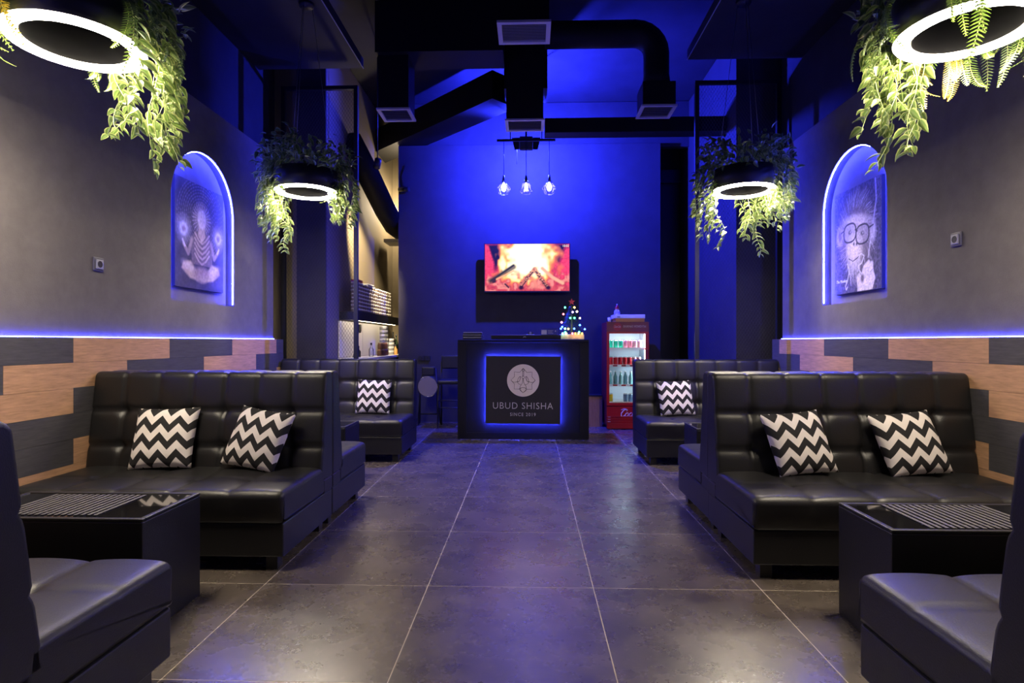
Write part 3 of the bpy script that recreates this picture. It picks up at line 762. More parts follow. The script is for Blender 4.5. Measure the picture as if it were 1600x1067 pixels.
def diag(t):
    a, b = Vector((-.31, 7.0, 0)), Vector((-2.5, 9.15, 0)); d = (b-a).normalized(); n = Vector((-d.y, d.x, 0))*.2
    vs = [(p+s*n+Vector((0, 0, z)))[:] for p in (a, b) for s, z in ((-1, 4.08), (1, 4.08), (1, 4.42), (-1, 4.42))]
    MB().add(vs, [(0,1,2,3), (7,6,5,4), (0,4,5,1), (1,5,6,2), (2,6,7,3), (3,7,4,0)]).build('diagonal_duct', M['duct'], t)
    MB().box(-.30, .2, 6.64, 7.05, 4.1, 4.73).build('trunk_duct', M['duct'], t)
vent('black centre air duct with pale grille in front of the pendant lights', -.275, .16, 6.29, 6.64, 4.73, diag)
def arm_r(t):
    pts = [(.162, 6.12, 4.43), (.9, 6.12, 4.43)] + [(1.1+.23*math.sin(a), 6.12, 4.20+.23*math.cos(a)) for a in [PI/2*k/6 for k in range(7)]] + [(1.33, 6.12, 3.98), (1.33, 6.12, 3.85)]
    MB().tube(pts, [.135]*(len(pts)-1)+[.15], 14).build('flexible_arm', M['duct'], t)
t = thing('ventilation_duct', 'black curved flexible air duct ending in a pale grille on the fridge side', 'duct')
arm_r(t); MB().box(1.16, 1.495, 5.965, 6.285, 3.62, 3.86).build('drop_duct', M['duct'], t); grille(t, 1.145, 1.51, 5.95, 6.3, 3.6)
t = thing('ventilation_duct', 'black square air duct ending in a pale grille on the bottle shelf side', 'duct')
MB().box(-1.60, -.277, 5.9, 6.3, 4.17, 4.7).build('arm_duct', M['duct'], t)
MB().box(-1.585, -1.265, 5.965, 6.285, 3.62, 4.17).build('drop_duct', M['duct'], t); grille(t, -1.6, -1.25, 5.95, 6.3, 3.6)

# ------------------------------------------------------------------ blue floodlight behind the centre duct
t = thing('floodlight', 'blue floodlight box hanging behind the middle pendant bulb', 'light', (-.05, 7.5, 3.735))
MB().rbox(-.085, .085, -.06, 0, -.07, .10, .008).build('housing', M['navywall'], t)
MB().box(-.012, .012, -.04, -.02, .1002, 1.01).build('stem', M['metal'], t)
MB().box(-.07, .07, .0005, .006, -.06, .09).build('lens', M['flood'], t)
MB().box(-.125, -.12, .03, .145, -.2, .12).box(-.12, -.0855, -.05, -.045, -.06, -.02).box(-.125, -.12, -.05, .03, -.06, -.02).build('added_light_blocker', M['metal'], t)  # added plate that keeps the blue light off the back bar
for sx in (-1, 1):
    P = [(sx*.086, -.065), (sx*.15, -.065), (sx*.185, .09), (sx*.086, .09)]
    MB().prism(P if sx > 0 else P[::-1], -.035, -.03).build('side_flap', M['metal'], t)
point_light('floodlight_source', (0, .08, .03), BLUE, FLOOD, .035, t)

# ------------------------------------------------------------------ pendant cluster
t = thing('pendant_light', 'black rail with three wire cage pendant bulbs above the television', 'lamp', (-.049, 7.3, 0))
MB().box(-.37, .37, -.015, .015, 3.72, 3.745).build('rail', M['metal'], t)
MB().tube([(-.2, 0, 3.745), (-.2, 0, 4.74)], .006).build('hanger', M['metal'], t)
MB().tube([(.2, 0, 3.745), (.2, 0, 4.74)], .006).build('hanger', M['metal'], t)
for x, dz, sh in ((-.283, 0, 0), (0, 0, 1), (.292, 0, 0)):
    z = 3.14
    cd = MB().tube([(x, 0, 3.72), (x, 0, z+.15)], .004, 6).build('cord', M['metal'], t)
    MB().lathe([(.001, z+.155), (.012, z+.15), (.02, z+.09), (.02, z+.06), (.001, z+.06)], 12, (x, 0, 0)).build('socket', M['metal'], t)
    rb = .022 if sh else .032
    MB().lathe([(.001, z+.055), (.012, z+.05), (rb, z+.01), (rb, z-.012), (rb*.6, z-.045), (.001, z-.055)], 14, (x, 0, 0)).build('bulb', M['bulb'], t)
    cg = MB(); n = 8; prof = [(.022, z+.085), (.085, z-.02), (.055, z-.085), (.02, z-.10)]
    if sh: prof = [(.022, z+.085), (.05, z+.03), (.085, z-.045), (.055, z-.08), (.02, z-.03)]
    for k in range(n):
        a = 2*PI*k/n; cg.tube([(x+r*math.cos(a), r*math.sin(a), q) for r, q in prof], .0022, 4)
    for r, q in prof[1:-1]: cg.tube([(x+r*math.cos(2*PI*k/n), r*math.sin(2*PI*k/n), q) for k in range(n+1)], .0022, 4)
    cg.build('wire_cage', M['chrome'], t)

# ------------------------------------------------------------------ television with fireplace picture
def fire():
    nx, ny = 240, 138; c = Canvas(nx, ny, (.55, .03, .07)); n1 = vnoise(ny, nx, 9); n2 = vnoise(ny, nx, 24); n3 = vnoise(ny, nx, 60); x, y = c.x, c.y; A = c.a
    c.im *= (.7+.7*n2)[..., None]
    c.poly([(.02, 0), (.34, 0), (.25, .12), (.12, .33), (.09, .2)], (.012, .008, .02), 1, .05); c.poly([(.80, 0), (.97, 0), (.92, .12), (.88, .24), (.82, .2)], (.014, .008, .02), 1, .05)
    c.poly([(0, 0), (.04, .02), (.10, .22), (.10, .45), (0, .5)], (.82, .05, .10), 1, .02); c.poly([(1, .05), (.95, .08), (.91, .22), (.90, .42), (.98, .52), (1, .52)], (.85, .05, .11), 1, .02)
    c.im *= (.75+.5*n3)[..., None]
    d = np.hypot((x-.52)/.32, (y-.18)/.30) + .55*(n1-.5) + .3*(n2-.5)
    c.blend(np.clip((1.35-d)*3, 0, 1), (1, .22, .06)); c.blend(np.clip((1.12-d)*3, 0, 1), (1.1, .75, .12)); c.blend(np.clip((.98-d)*3.2, 0, 1), (1.3, 1.2, .75))
    d2 = np.hypot((x-.21)/.05, (y-.26)/.17) + .5*(n2-.5); c.blend(np.clip((1.1-d2)*3, 0, 1), (1.1, .65, .15)); c.blend(np.clip((.8-d2)*3, 0, 1), (1.2, 1.1, .6))
    m = np.clip((y-.38)*9 + (n2-.5)*2, 0, 1); c.blend(m*.85, (.62, .07, .075)); c.blend(m*np.clip((n2-.5)*3, 0, 1)*.6, (1.0, .38, .28)); c.blend(m*np.clip((.42-n3)*4, 0, 1)*.4, (.25, .02, .03))
    bark = (.045, .02, .012)
    c.line([(.07, .45), (.20, .37), (.34, .28)], .045, (.10, .05, .02), .9); c.line([(.07, .45), (.2, .36), (.34, .26)], .016, (.03, .03, .01)); c.line([(.14, .43), (.34, .33)], .016, (1.0, .45, .2), .8)
    c.line([(.42, .52), (.50, .42), (.59, .31)], .035, (.55, .16, .10), .9); c.line([(.59, .31), (.66, .42), (.74, .53)], .034, (.5, .14, .09), .9); c.line([(.68, .30), (.80, .41), (.92, .48)], .028, (.85, .42, .25)); c.line([(.44, .52), (.57, .34)], .008, (.06, .015, .01)); c.line([(.60, .33), (.72, .52)], .008, (.06, .015, .01)); c.poly([(.52, .54), (.59, .40), (.66, .54)], (.95, .35, .22), .6, .05)
    for k in range(46):
        q = rs.rand(); p0, p1 = ((.42, .52), (.59, .31)) if k % 2 else ((.59, .31), (.74, .53))
        X, Y = p0[0]+(p1[0]-p0[0])*q+rs.uniform(-.02, .02), p0[1]+(p1[1]-p0[1])*q+rs.uniform(-.02, .02); c.ell(X, Y, .010, .006, bark if k % 3 else (1, .5, .25), .006, .9)
    c.ell(.43, .535, .03, .025, (.03, .006, .01), .02); c.ell(.75, .535, .03, .025, (.03, .006, .01), .02); c.line([(.24, .49), (.28, .53)], .014, bark)
    c.poly([(.08, .43), (.13, .40), (.13, .47), (.09, .48)], bark)
    return np.clip(c.im, 0, 1.6)
t = thing('television', 'wall-mounted television showing a burning fireplace', 'television', (-.042, 8.285, 2.245))
TW, TH = 1.235, .705
MB().rbox(-TW/2, TW/2, 0, .035, -TH/2, TH/2, .004, 1).build('casing', M['plastic'], t)
sc = grid_print('screen', TW-.022, TH-.03, fire(), M['screen'], t, (0, -.002, .004), None)
put('clock_digits', fit_text('10:02', .085, .032, emat('clock_white', (1, 1, 1), 1.2), .0008), sc, (TW/2-.062, -.003, TH/2-.045))
MB().box(-.2, .2, .0352, .165, -.15, .15).build('wall_bracket', M['metal'], t)

# ------------------------------------------------------------------ counter and sign
CX0, CX1, CY0, CY1 = -.879, .71, 6.985, 7.5
t = thing('bar_counter', 'black bar counter with the lit square sign', 'counter', ((CX0+CX1)/2, CY0, 0)); hw = (CX1-CX0)/2
MB().box(-hw+.01, hw-.01, .01, CY1-CY0, 0, 1.17).build('body', M['counter'], t)
MB().rbox(-hw, hw, -.004, CY1-CY0+.02, 1.1705, 1.21, .004, 1).build('countertop', M['counter'], t)
MB().box(-hw, -hw+.11, -.002, .0099, 0, 1.17).build('side_pilaster', M['counter'], t)
MB().box(hw-.11, hw, -.002, .0099, 0, 1.17).build('side_pilaster', M['counter'], t)
MB().box(-hw+.11, hw-.11, -.001, .0099, 0, .08).build('plinth', M['counter'], t)
s = thing('sign_board', 'square black sign with round lotus emblem and blue glow', 'sign', (-.0835, CY0-.026, .601)); s.rotation_euler = (0, .008, 0)
BW, BH = .452, .408
MB().box(-BW, BW, 0, .006, -BH, BH).build('board', M['signboard'], s)
MB().box(-BW+.05, BW-.05, .0062, .034, -BH+.05, BH-.05).build('spacer', M['plastic'], s)
for q in ((-BW+.012, BW-.012, BH-.02, BH-.012), (-BW+.012, BW-.012, -BH+.012, -BH+.02), (-BW+.012, -BW+.02, -BH+.02, BH-.02), (BW-.02, BW-.012, -BH+.02, BH-.02)):
    MB().box(q[0], q[1], .0065, .012, q[2], q[3]).build('led_strip', M['led2'], s)
MB().lathe([(.001, -.004), (.193, -.004), (.195, -.0025), (.195, -.0002)], 56, (0, 0, .115), axis='y').build('emblem_disc', M['cream'], s)
K = .195/178
def stroke(mb, P, closed=False, w=.0028):
    P = [(x*K, -.0045, .115+y*K) for x, y in P]
    mb.tube(P + ([P[0]] if closed else []), w, 4)
em = MB(); half = [(0, 135), (40, 88), (98, 95), (96, 43), (134, 2), (95, -40), (98, -96), (40, -96)]
stroke(em, half + [(0, -135)] + [(-x, y) for x, y in half[:0:-1]], True)
for sx in (-1, 1):
    stroke(em, [(sx*6, 110), (sx*6, 48)]); stroke(em, [(sx*4, 20), (sx*4, -10), (sx*14, -40), (sx*32, -62), (sx*36, -80), (sx*22, -96)])
    stroke(em, [(sx*30, 46), (sx*40, 42), (sx*56, 20), (sx*62, -4), (sx*56, -16), (sx*40, -4), (sx*30, 24), (sx*30, 46)])
    stroke(em, [(sx*62, -4), (sx*60, -26), (sx*46, -40), (sx*26, -42)]); stroke(em, [(sx*62, -14), (sx*90, -20), (sx*112, -18), (sx*134, 2)])
stroke(em, [(14*math.cos(a), 34+14*math.sin(a)) for a in [2*PI*k/14 for k in range(14)]], True)
stroke(em, [(12*math.cos(a), 112+12*math.sin(a)) for a in [2*PI*k/12 for k in range(12)]], True)
stroke(em, [(-40, -88), (-20, -80), (0, -78), (20, -80), (40, -88), (30, -112), (0, -135), (-30, -112), (-40, -88)])
em.build('emblem_lines', M['signboard'], s)
put('lettering', fit_text('UBUD SHISHA', .723, .077, M['silver'], .003, -.012, 0, 1.12), s, (0, -.002, -.19))
put('lettering', fit_text('SINCE 2019', .308, .039, M['silver'], .003, 0, 0, 1.25), s, (0, -.002, -.295))

# things on the counter
for k, (dy, rz) in enumerate(((0, .02), (.0, -.01), (0, .04))):
    o = MB().rbox(-.115, .115, -.16, .16, 0, .022, .003, 1).build('menu_folder', [M['plastic']])
    o.location = (-.71, 7.2, 1.2102+.0305*k); o.rotation_euler = (0, (.0, .018, .04)[k]*.0, rz)
    MB().box(-.112, .112, -.157, .157, .0222, .0295).build('page_block', M['grey'], o)
    tag(o, ['black menu folder at the bottom of the stack on the counter', 'black menu folder in the middle of the stack on the counter', 'black menu folder on top of the stack on the counter'][k], 'menu', 'menu folders on the counter')
t = thing('soundbar', 'long black soundbar lying on the bar counter', 'speaker', (-.02, 7.1, 1.2102))
MB().rbox(-.46, .40, -.04, .04, 0, .058, .01, 2).build('body', M['plastic'], t)
put('lettering', fit_text('JBL', .042, .018, M['white'], .001), t, (-.045, -.041, .03))
t = thing('puck_device', 'small black device with grey button on the soundbar', 'device', (.005, 7.1, 1.2684))
MB().rbox(-.05, .05, -.025, .025, 0, .006, .002, 1).build('base', M['grey'], t)
MB().prism([(-.042, .0062), (.042, .0062), (.02, .04), (-.02, .04)], -.02, .02).build('body', M['plastic'], t)
MB().lathe([(.001, -.023), (.014, -.023), (.015, -.0202)], 14, (0, 0, .022), axis='y').build('button', M['grey'], t)
t = thing('card_stand', 'small blue card in an acrylic stand beside the christmas tree', 'card', (.24, 7.08, 1.2684))
MB().box(-.105, .105, -.003, .003, .001, .07).build('card', mat('blue_card', (.03, .035, .22), .4), t)
MB().box(-.1, -.035, -.0042, -.0031, .004, .058).build('pale_panel', M['grille'], t)
for k in range(3): MB().box(-.02, .045-.01*(k == 1), -.0042, -.0031, .016+.016*k, .021+.016*k).build('text_line', M['grille'], t)
MB().lathe([(.001, -.0045), (.009, -.0045), (.009, -.0031)], 10, (.072, 0, .045), axis='y').build('symbol', M['grille'], t)
MB().box(-.105, .105, -.02, .02, 0, .0009).build('foot', M['glass'], t)
# tree
t = thing('christmas_tree', 'small artificial christmas tree with coloured lights on the counter', 'tree', (.52, 7.22, 1.2102))
MB().rbox(-.15, .15, -.07, .07, 0, .065, .006, 1).build('gift_box_base', mat('base_print', (.62, .52, .30), .5, noise=.4, nscale=14), t)
MB().tube([(0, 0, .065), (0, 0, .43)], [.012, .004], 6).build('trunk', M['stem'], t)
V = []; F = []; C = []; R = random.Random(12)
for k in range(1500):
    u = R.random()**.8; z = .075 + .35*(1-u) ; rr = .16*u + .01
    a = R.uniform(0, 2*PI); b = len(V); r0 = R.uniform(.2, .85)*rr; p = Vector((r0*math.cos(a), r0*math.sin(a), z))
    d = Vector((math.cos(a), math.sin(a), R.uniform(-.3, .5))); d = (d + Vector([R.uniform(-.7, .7) for _ in range(3)])).normalized()*R.uniform(.025, .045); q = d.orthogonal().normalized()*.0022
    V += [(p-q)[:], (p+q)[:], (p+d)[:]]; F.append((b, b+1, b+2)); g = R.uniform(.5, 1.2); C += [(.01*g, .055*g, .022*g, 1)]*3
me = MB().add(V, F).mesh('needles', M['leaf']); set_attr(me, C); put('needles', me, t, kind='stuff')
st = [((.045 if k % 2 == 0 else .018)*math.sin(PI*k/5), .47+(.045 if k % 2 == 0 else .018)*math.cos(PI*k/5)) for k in range(10)]
MB().prism(st[::-1], -.008, .008).build('star', mat('red_glitter', (.45, .04, .06), .4), t)
colr = dict(g=(.05, 1, .35), y=(1, .62, .08), p=(.45, .25, 1), w=(1, .72, .4), r=(1, .10, .14), b=(.05, .15, 1), c=(.25, .85, 1), k=(1, .3, .6), o=(1, .35, .03))
lmats = {k: emat('fairy_light_'+k, v, 16) for k, v in colr.items()}
for px, py, c in ((380,320,'g'),(565,320,'y'),(530,410,'p'),(615,400,'w'),(350,450,'r'),(485,525,'g'),(565,525,'g'),(672,530,'w'),(315,610,'k'),(670,665,'b'),(560,735,'b'),(325,700,'b'),(380,735,'c'),(445,740,'y'),(385,805,'g'),(525,840,'r'),(655,800,'g'),(640,860,'y'),(400,870,'w'),(580,885,'o'),(710,885,'o'),(335,890,'c'),(300,735,'b'),(765,745,'b')):
    X = (850+px/12.55-891.5)*7.13/901; Z = 1.186+(533.5-455-py/12.55)*7.13/901 - 1.2102
    o = MB().lathe([(.001, .012), (.011, .006), (.011, -.006), (.001, -.012)], 8).build('light_bulb', lmats[c], t, (X, -.085 - .07*max(0, (.25-Z))/.25*.4, max(Z, .075)))

# ------------------------------------------------------------------ drinks fridge
FX0, FX1, FY0, FY1, FZ = 1.034, 1.60, 7.81, 8.35, 1.448
t = thing('drinks_fridge', 'red glass-door drinks fridge standing beside the counter', 'fridge', ((FX0+FX1)/2, FY0, 0)); w = (FX1-FX0)/2; D = FY1-FY0
gx0, gx1, gz0, gz1 = -w+.035, w-.045, .357, 1.294
liner = mat('fridge_liner', (.75, .82, .86), .4)
b = MB().box(-w, -w+.03, .045, D, .05, FZ).box(w-.03, w, .045, D, .05, FZ).box(-w+.03, w-.03, D-.03, D, .05, FZ).box(-w+.03, w-.03, .045, D-.03, 1.31, FZ).box(-w+.03, w-.03, .045, D-.03, .05, .33)
b.build('cabinet', M['darkred'], t)
MB().box(-w+.0301, -w+.034, .05, D-.03, .3301, 1.3099).box(w-.034, w-.0301, .05, D-.03, .3301, 1.3099).box(-w+.034, w-.034, D-.034, D-.0301, .3301, 1.3099).build('liner', liner, t)
dr = MB().box(-w, gx0, 0, .044, .32, 1.318).box(gx1, w, 0, .044, .32, 1.318).box(gx0, gx1, 0, .044, gz1, 1.318).box(gx0, gx1, 0, .044, .32, gz0).build('door', M['red'], t)
MB().box(gx0, gx1, .018, .024, gz0, gz1).build('pane', M['glass'], dr)
MB().rbox(w-.032, w-.012, -.03, -.001, .85, 1.08, .005).build('handle', M['darkred'], dr)
hd = MB().box(-w, w, -.004, .0445, 1.322, FZ-.006).box(-w, w, -.012, .0445, FZ-.0059, FZ+.002).build('header', M['darkred'], t)
put('lettering', fit_text('ВАЖНЫЕ МОМЕНТЫ', .30, .03, M['cream'], .001), hd, (.09, -.005, 1.39))
MB().lathe([(.001, -.0055), (.055, -.0055), (.055, -.0041)], 24, (-.14, 0, 1.385), axis='y').build('round_logo', M['red'], hd)
put('lettering', fit_text('Coca-Cola', .085, .03, M['cream'], .001, 0, .35), hd, (-.14, -.0065, 1.388))
MB().box(-w+.02, w-.02, .02, D-.02, 0, .0499).build('plinth', M['plastic'], t)
kp = MB().box(-w, w, -.002, .0445, .012, .31).build('kick_panel', M['red'], t)
for k in range(4): MB().box(-w+.005, w-.005, -.012, -.0021, .065+.033*k, .082+.033*k).build('louvre', M['red'], kp)
for k in range(3): MB().box(-w+.012, -w+.05, -.014, -.0121, .104+.031*k, .110+.031*k).build('silver_mark', M['grille'], kp)
def script_text():
    mb = MB()
    def tb(P, w=.006): mb.tube([(x+.28*y, -.0045, y) for x, y in P], w, 4)
    def C(x, s): tb([(x+s*.62, s*.72), (x+s*.66, s*.9), (x+s*.48, s*1.0), (x+s*.2, s*.85), (x, s*.45), (x+s*.08, s*.08), (x+s*.3, 0), (x+s*.6, s*.2)], .0085); tb([(x+s*.48, s*1.0), (x+s*.2, s*1.08), (x-s*.15, s*.9)], .005)
    def O(x, s): tb([(x+s*.2*math.cos(a)+s*.2, s*.24*math.sin(a)+s*.26) for a in [2*PI*k/10 for k in range(11)]])
    C(0, .10); O(.058, .10); tb([(.145, .045), (.13, .052), (.112, .04), (.112, .01), (.128, .002), (.15, .015)]); O(.15, .10); tb([(.19, .05), (.19, .01), (.205, .005)])
    tb([(.21, .03), (.235, .032)]); C(.245, .10); O(.305, .10); tb([(.36, .10), (.358, .01), (.372, .002), (.385, .015)]); O(.385, .10); tb([(.425, .05), (.425, .01), (.44, .01)])
    return mb
script_text().build('script_lettering', M['cream'], kp, (-.10, 0, .175))
wire = mat('shelf_white', (.78, .8, .82), .4)
for k, z in enumerate((1.095, .865, .60, .362)):
    sh = MB().box(-w+.036, w-.036, .06, D-.04, z-.008, z).box(-w+.036, w-.036, .05, .06, z-.022, z+.008).build('shelf', wire, t)
    if 0 < k < 3:
        for q in range(4): MB().box(-w+.09+q*.115, -w+.15+q*.115, .0485, .0499, z-.017, z+.002).build('price_label', M['red'], sh)
MB().box(w-.045, w-.036, .055, .085, .42, 1.28).build('lamp_tube', emat('fridge_lamp', (.72, .9, 1), 70), t)
MB().box(-w+.08, w-.08, .07, .10, 1.30, 1.308).build('lamp_tube', emat('fridge_lamp_top', (.72, .9, 1), 70), t)
def can_mesh(c, name, r=.031, h=.115, body=None):
    m = mat('can_'+name, c, .3, metal=.3); e = M['chrome']
    return MB().lathe([(.001, .003), (r*.75, 0), (r, .008), (r, h*.9), ], 14, mi=0).lathe([(r, h*.9), (r*.82, h), (r*.78, h-.003), (.001, h-.003)], 14, mi=1).mesh('drink_can', [m, e])
cans = dict(green=can_mesh((.02, .5, .28), 'green'), pink=can_mesh((.75, .22, .3), 'pink'), red=can_mesh((.55, .01, .02), 'red'), silver=can_mesh((.6, .3, .33), 'silver'), yellow=can_mesh((.5, .33, .01), 'yellow'), blue=can_mesh((.12, .2, .3), 'blue'))
fx = (FX0+FX1)/2
def fill(z, items, y=.115, grp=''):
    for x, kind, lab in items:
        o = put('drink_can', cans[kind], None, (fx+x, FY0+y, z+.0005)); tag(o, lab, 'can', grp)
fill(1.095, [(-.215+.068*k, 'green', 'green drink can on the top fridge shelf, %s from the hinge side' % ['first', 'second', 'third', 'fourth', 'fifth', 'sixth', 'seventh'][k]) for k in range(3)] + [(-.011+.064*k, 'pink' if k < 2 else 'silver', 'pink drink can on the top fridge shelf' if k < 2 else 'pale red drink can on the top fridge shelf') for k in range(4)], grp='cans on the top fridge shelf')
fill(.865, [(-.211+.0635*k, 'red' if k < 5 else 'silver', 'red drink can on the second fridge shelf, %s from the hinge side' % ['first', 'second', 'third', 'fourth', 'fifth', 'sixth', 'seventh'][k] if k < 5 else 'red and silver drink can on the second fridge shelf') for k in range(7)], grp='cans on the second fridge shelf')
fill(.362, [(-.215, 'yellow', 'yellow drink can alone on the bottom fridge shelf'), (-.012, 'blue', 'blue drink can on the bottom fridge shelf beside the other blue one'), (.055, 'blue', 'blue drink can on the bottom fridge shelf beside the other blue one'), (.122, 'yellow', 'yellow drink can next to the blue cans on the bottom fridge shelf')], grp='cans on the bottom fridge shelf')
bt = MB().lathe([(.001, .004), (.024, 0), (.027, .01), (.027, .10), (.012, .145), (.011, .175), (.001, .176)], 12).mesh('glass_bottle', [mat('bottle_green', (.16, .34, .33), .12)])
cap = MB().lathe([(.0125, .166), (.013, .182), (.001, .183)], 10).mesh('bottle_cap', [M['white']])
for k in range(7):
    o = put('glass_bottle', bt, None, (fx-.213+.068*k, FY0+.12+.03*(k % 2), .6005)); tag(o, 'pale green glass bottle, %s from the hinge side of the third fridge shelf' % ['first', 'second', 'third', 'fourth', 'fifth', 'sixth', 'seventh'][k], 'bottle', 'bottles on the third fridge shelf'); put('bottle_cap', cap, o)
# on top of the fridge
o = MB().rbox(-.195, .195, 0, .3, 0, .046, .003, 1).build('flat_box', M['orange'], None, (fx+.035, FY0+.03, FZ+.0025)); tag(o, 'flat orange cardboard box on top of the fridge', 'box')
MB().box(-.196, .196, -.001, .301, .0461, .048).build('lid', M['orange'], o)
o = MB().rbox(-.21, .205, 0, .33, 0, .052, .003, 1).build('flat_box', M['white'], None, (fx+.03, FY0+.02, FZ+.0508)); tag(o, 'flat white box lying on the orange box on the fridge', 'box')
MB().box(-.17, -.13, -.0015, -.0002, .01, .03).build('printed_mark', M['grey'], o)
t = thing('santa_figurine', 'small red and white santa figurine on the boxes above the fridge', 'figurine', (fx-.13, FY0+.1, FZ+.1032))
MB().lathe([(.001, 0), (.04, 0), (.043, .025), (.034, .06), (.001, .075)], 14).build('body', M['grille'], t)
MB().lathe([(.001, .058), (.022, .062), (.026, .078), (.018, .095), (.001, .1)], 12).build('head', mat('figurine_skin', (.6, .35, .28), .6), t)
MB().lathe([(.03, .082), (.026, .1), (.012, .125), (.001, .135)], 12).build('hat', M['red'], t)
MB().lathe([(.001, .13), (.010, .134), (.010, .145), (.001, .15)], 8).build('pompom', M['white'], t)
t = thing('paper_cup', 'small white cup on the corner of the fridge top', 'cup', (FX0+.045, FY0+.06, FZ+.0025))
MB().lathe([(.001, 0), (.02, 0), (.026, .05), (.024, .05), (.019, .003)], 14).build('body', M['white'], t)
MB().lathe([(.027, .048), (.028, .06), (.001, .064)], 14).build('lid', M['white'], t)
# wooden bin between counter and fridge
t = thing('wooden_bin', 'brown wooden bin on the floor between counter and fridge', 'bin', (.905, 8.15, 0))
for k in range(5): MB().box(-.10+.04*k, -.062+.04*k, -.1, -.085, 0, .42).build('board', M['wood'], t)
MB().box(-.10, .098, -.0849, .1, .002, .40).build('body', M['wood'], t)
MB().box(-.105, .103, -.105, .105, .4205, .44).build('rim', M['plastic'], t)

# ------------------------------------------------------------------ chairs left of the counter
t = thing('folding_chair', 'folded chair with round pale seat leaning by the back wall', 'chair', (-1.44, 8.12, 0))
MB().lathe([(.001, -.02), (.135, -.02), (.135, 0.012), (.001, .014)], 36, (0, -.03, .55), axis='y').build('seat', M['fan'], t)
MB().tube([(.143*math.cos(a), -.045, .55+.143*math.sin(a)) for a in [2*PI*k/36 for k in range(37)]], .006, 6).build('seat_rim', M['chrome'], t)
MB().rbox(-.095, .095, 0, .05, .70, .83, .02, 3).build('backrest', M['leather'], t)
for s_ in (-1, 1):
    MB().tube([(s_*.14, -.02, 0), (s_*.12, .06, .5), (s_*.09, .09, .80)], .011).build('leg', M['metal'], t)
    MB().tube([(s_*.15, .16, 0), (s_*.125, .05, .42)], .011).build('leg', M['metal'], t)
MB().tube([(-.13, 0, .16), (.13, 0, .16)], .009).build('crossbar', M['metal'], t)
t = thing('bar_chair', 'black high chair standing half behind the counter', 'chair', (-1.07, 8.0, 0))
MB().rbox(-.19, .19, .15, .19, .80, .99, .018, 3).build('backrest', M['leather'], t)
MB().rbox(-.19, .19, -.18, .18, .60, .66, .02, 3).build('seat', M['leather'], t)
for s_ in (-1, 1):
    MB().tube([(s_*.19, .17, 0), (s_*.19, .17, .5), (s_*.19, .18, .9)], .012).build('leg', M['metal'], t)
    MB().tube([(s_*.19, -.17, 0), (s_*.18, -.15, .60)], .012).build('leg', M['metal'], t)
for z in (.28, .38): MB().tube([(-.185, -.16, z), (.185, -.16, z)], .008).build('crossbar', M['metal'], t)
t = thing('double_socket', 'black double socket strip on the back wall above the folded chair', 'socket', (-1.55, 8.45, .94))
for s_ in (-1, 1):
    p = MB().rbox(s_*.045-.04, s_*.045+.04, -.016, 0, -.038, .038, .004, 1).build('plate', M['plastic'], t)
    MB().lathe([(.001, -.0165), (.018, -.0165), (.02, -.019), (.022, -.0162)], 16, (s_*.045, 0, 0), axis='y').build('plug_hole', M['metal'], p)
t = thing('security_camera', 'black security camera on the upper edge of the back wall', 'camera', (-1.86, 8.44, 3.42))
MB().box(-.04, .04, -.012, .005, -.05, .05).build('mount', M['plastic'], t)
MB().tube([(0, -.01, 0), (.02, -.07, -.01)], .012).build('arm', M['plastic'], t)
MB().tube([(-.05, -.06, -.012), (.11, -.14, -.03)], .034, 12).build('body', M['plastic'], t)
MB().tube([(0, -.005, .05), (-.02, -.005, .2), (.03, -.005, .36)], .006, 5).build('cable', M['plastic'], t)

# ------------------------------------------------------------------ back bar: shelf, tubs, panel, bottles
BX = -2.35
o = MB().box(BX+.001, BX+.022, 7.0, 9.3, .99, 1.44).build('splashback', M['whitepanel']); tag(o, 'white splashback panel behind the bottles under the tub shelf', 'panel')
MB().box(BX+.0221, BX+.0235, 7.95, 7.954, .99, 1.44).build('panel_joint', M['grey'], o)
t = thing('back_bar_counter', 'white topped back bar counter below the splashback', 'counter', (BX, 7.0, 0))
MB().box(.001, .36, 0, 2.5, .04, .955).build('body', M['counter'], t)
MB().box(.001, .38, -.01, 2.5, .9555, .985).build('worktop', M['whitepanel'], t)
t = thing('wall_shelf', 'thick black wall shelf carrying rows of white tubs', 'shelf', (BX, 7.05, 0))
MB().box(.001, .22, 0, 2.2, 1.455, 1.555).build('board', M['metal'], t)
MB().box(.2202, .235, 0, 2.2, 1.445, 1.565).build('front_edge', M['metal'], t)
tubm = MB().lathe([(.001, .002), (.040, 0), (.042, .004), (.042, .030)], 12, mi=1).lathe([(.042, .030), (.044, .031), (.044, .045), (.041, .0465), (.001, .0466)], 12, mi=0).mesh('tobacco_tub', [mat('tub_lid', (.68, .66, .58), .4), mat('tub_body', (.17, .13, .10), .4)])
Rt = random.Random(9); ORD = ['first', 'second', 'third', 'fourth', 'fifth', 'sixth', 'seventh', 'eighth']
LAY = ['lowest layer', 'second layer up', 'third layer up', 'fourth layer up', 'fifth layer up', 'sixth layer up', 'seventh layer up', 'topmost layer']
for k in range(18):
    rows = 8 if k not in (3, 9) else 7
    for r in range(rows):
        o = put('tobacco_tub', tubm, None, (BX+.165+Rt.uniform(-.004, .004), 7.12+.1*k+Rt.uniform(-.003, .003), 1.5655+.0468*r-.0104)); tag(o, 'white lidded tub, %s of the stacks on the wall shelf' % LAY[r], 'tub', 'white tubs on the wall shelf')
o = MB().rbox(-.03, .03, -.04, .04, 0, .11, .006, 1).build('brown_box', mat('brown_card', (.10, .035, .03), .6), None, (BX+.24-.0, 7.45, 1.5655)); o.location = (BX+.09, 8.96, 1.5555); tag(o, 'brown carton at the far end of the tub shelf', 'box')
MB().box(-.031, .031, -.041, .041, .1101, .114).build('lid', M['wood'], o)
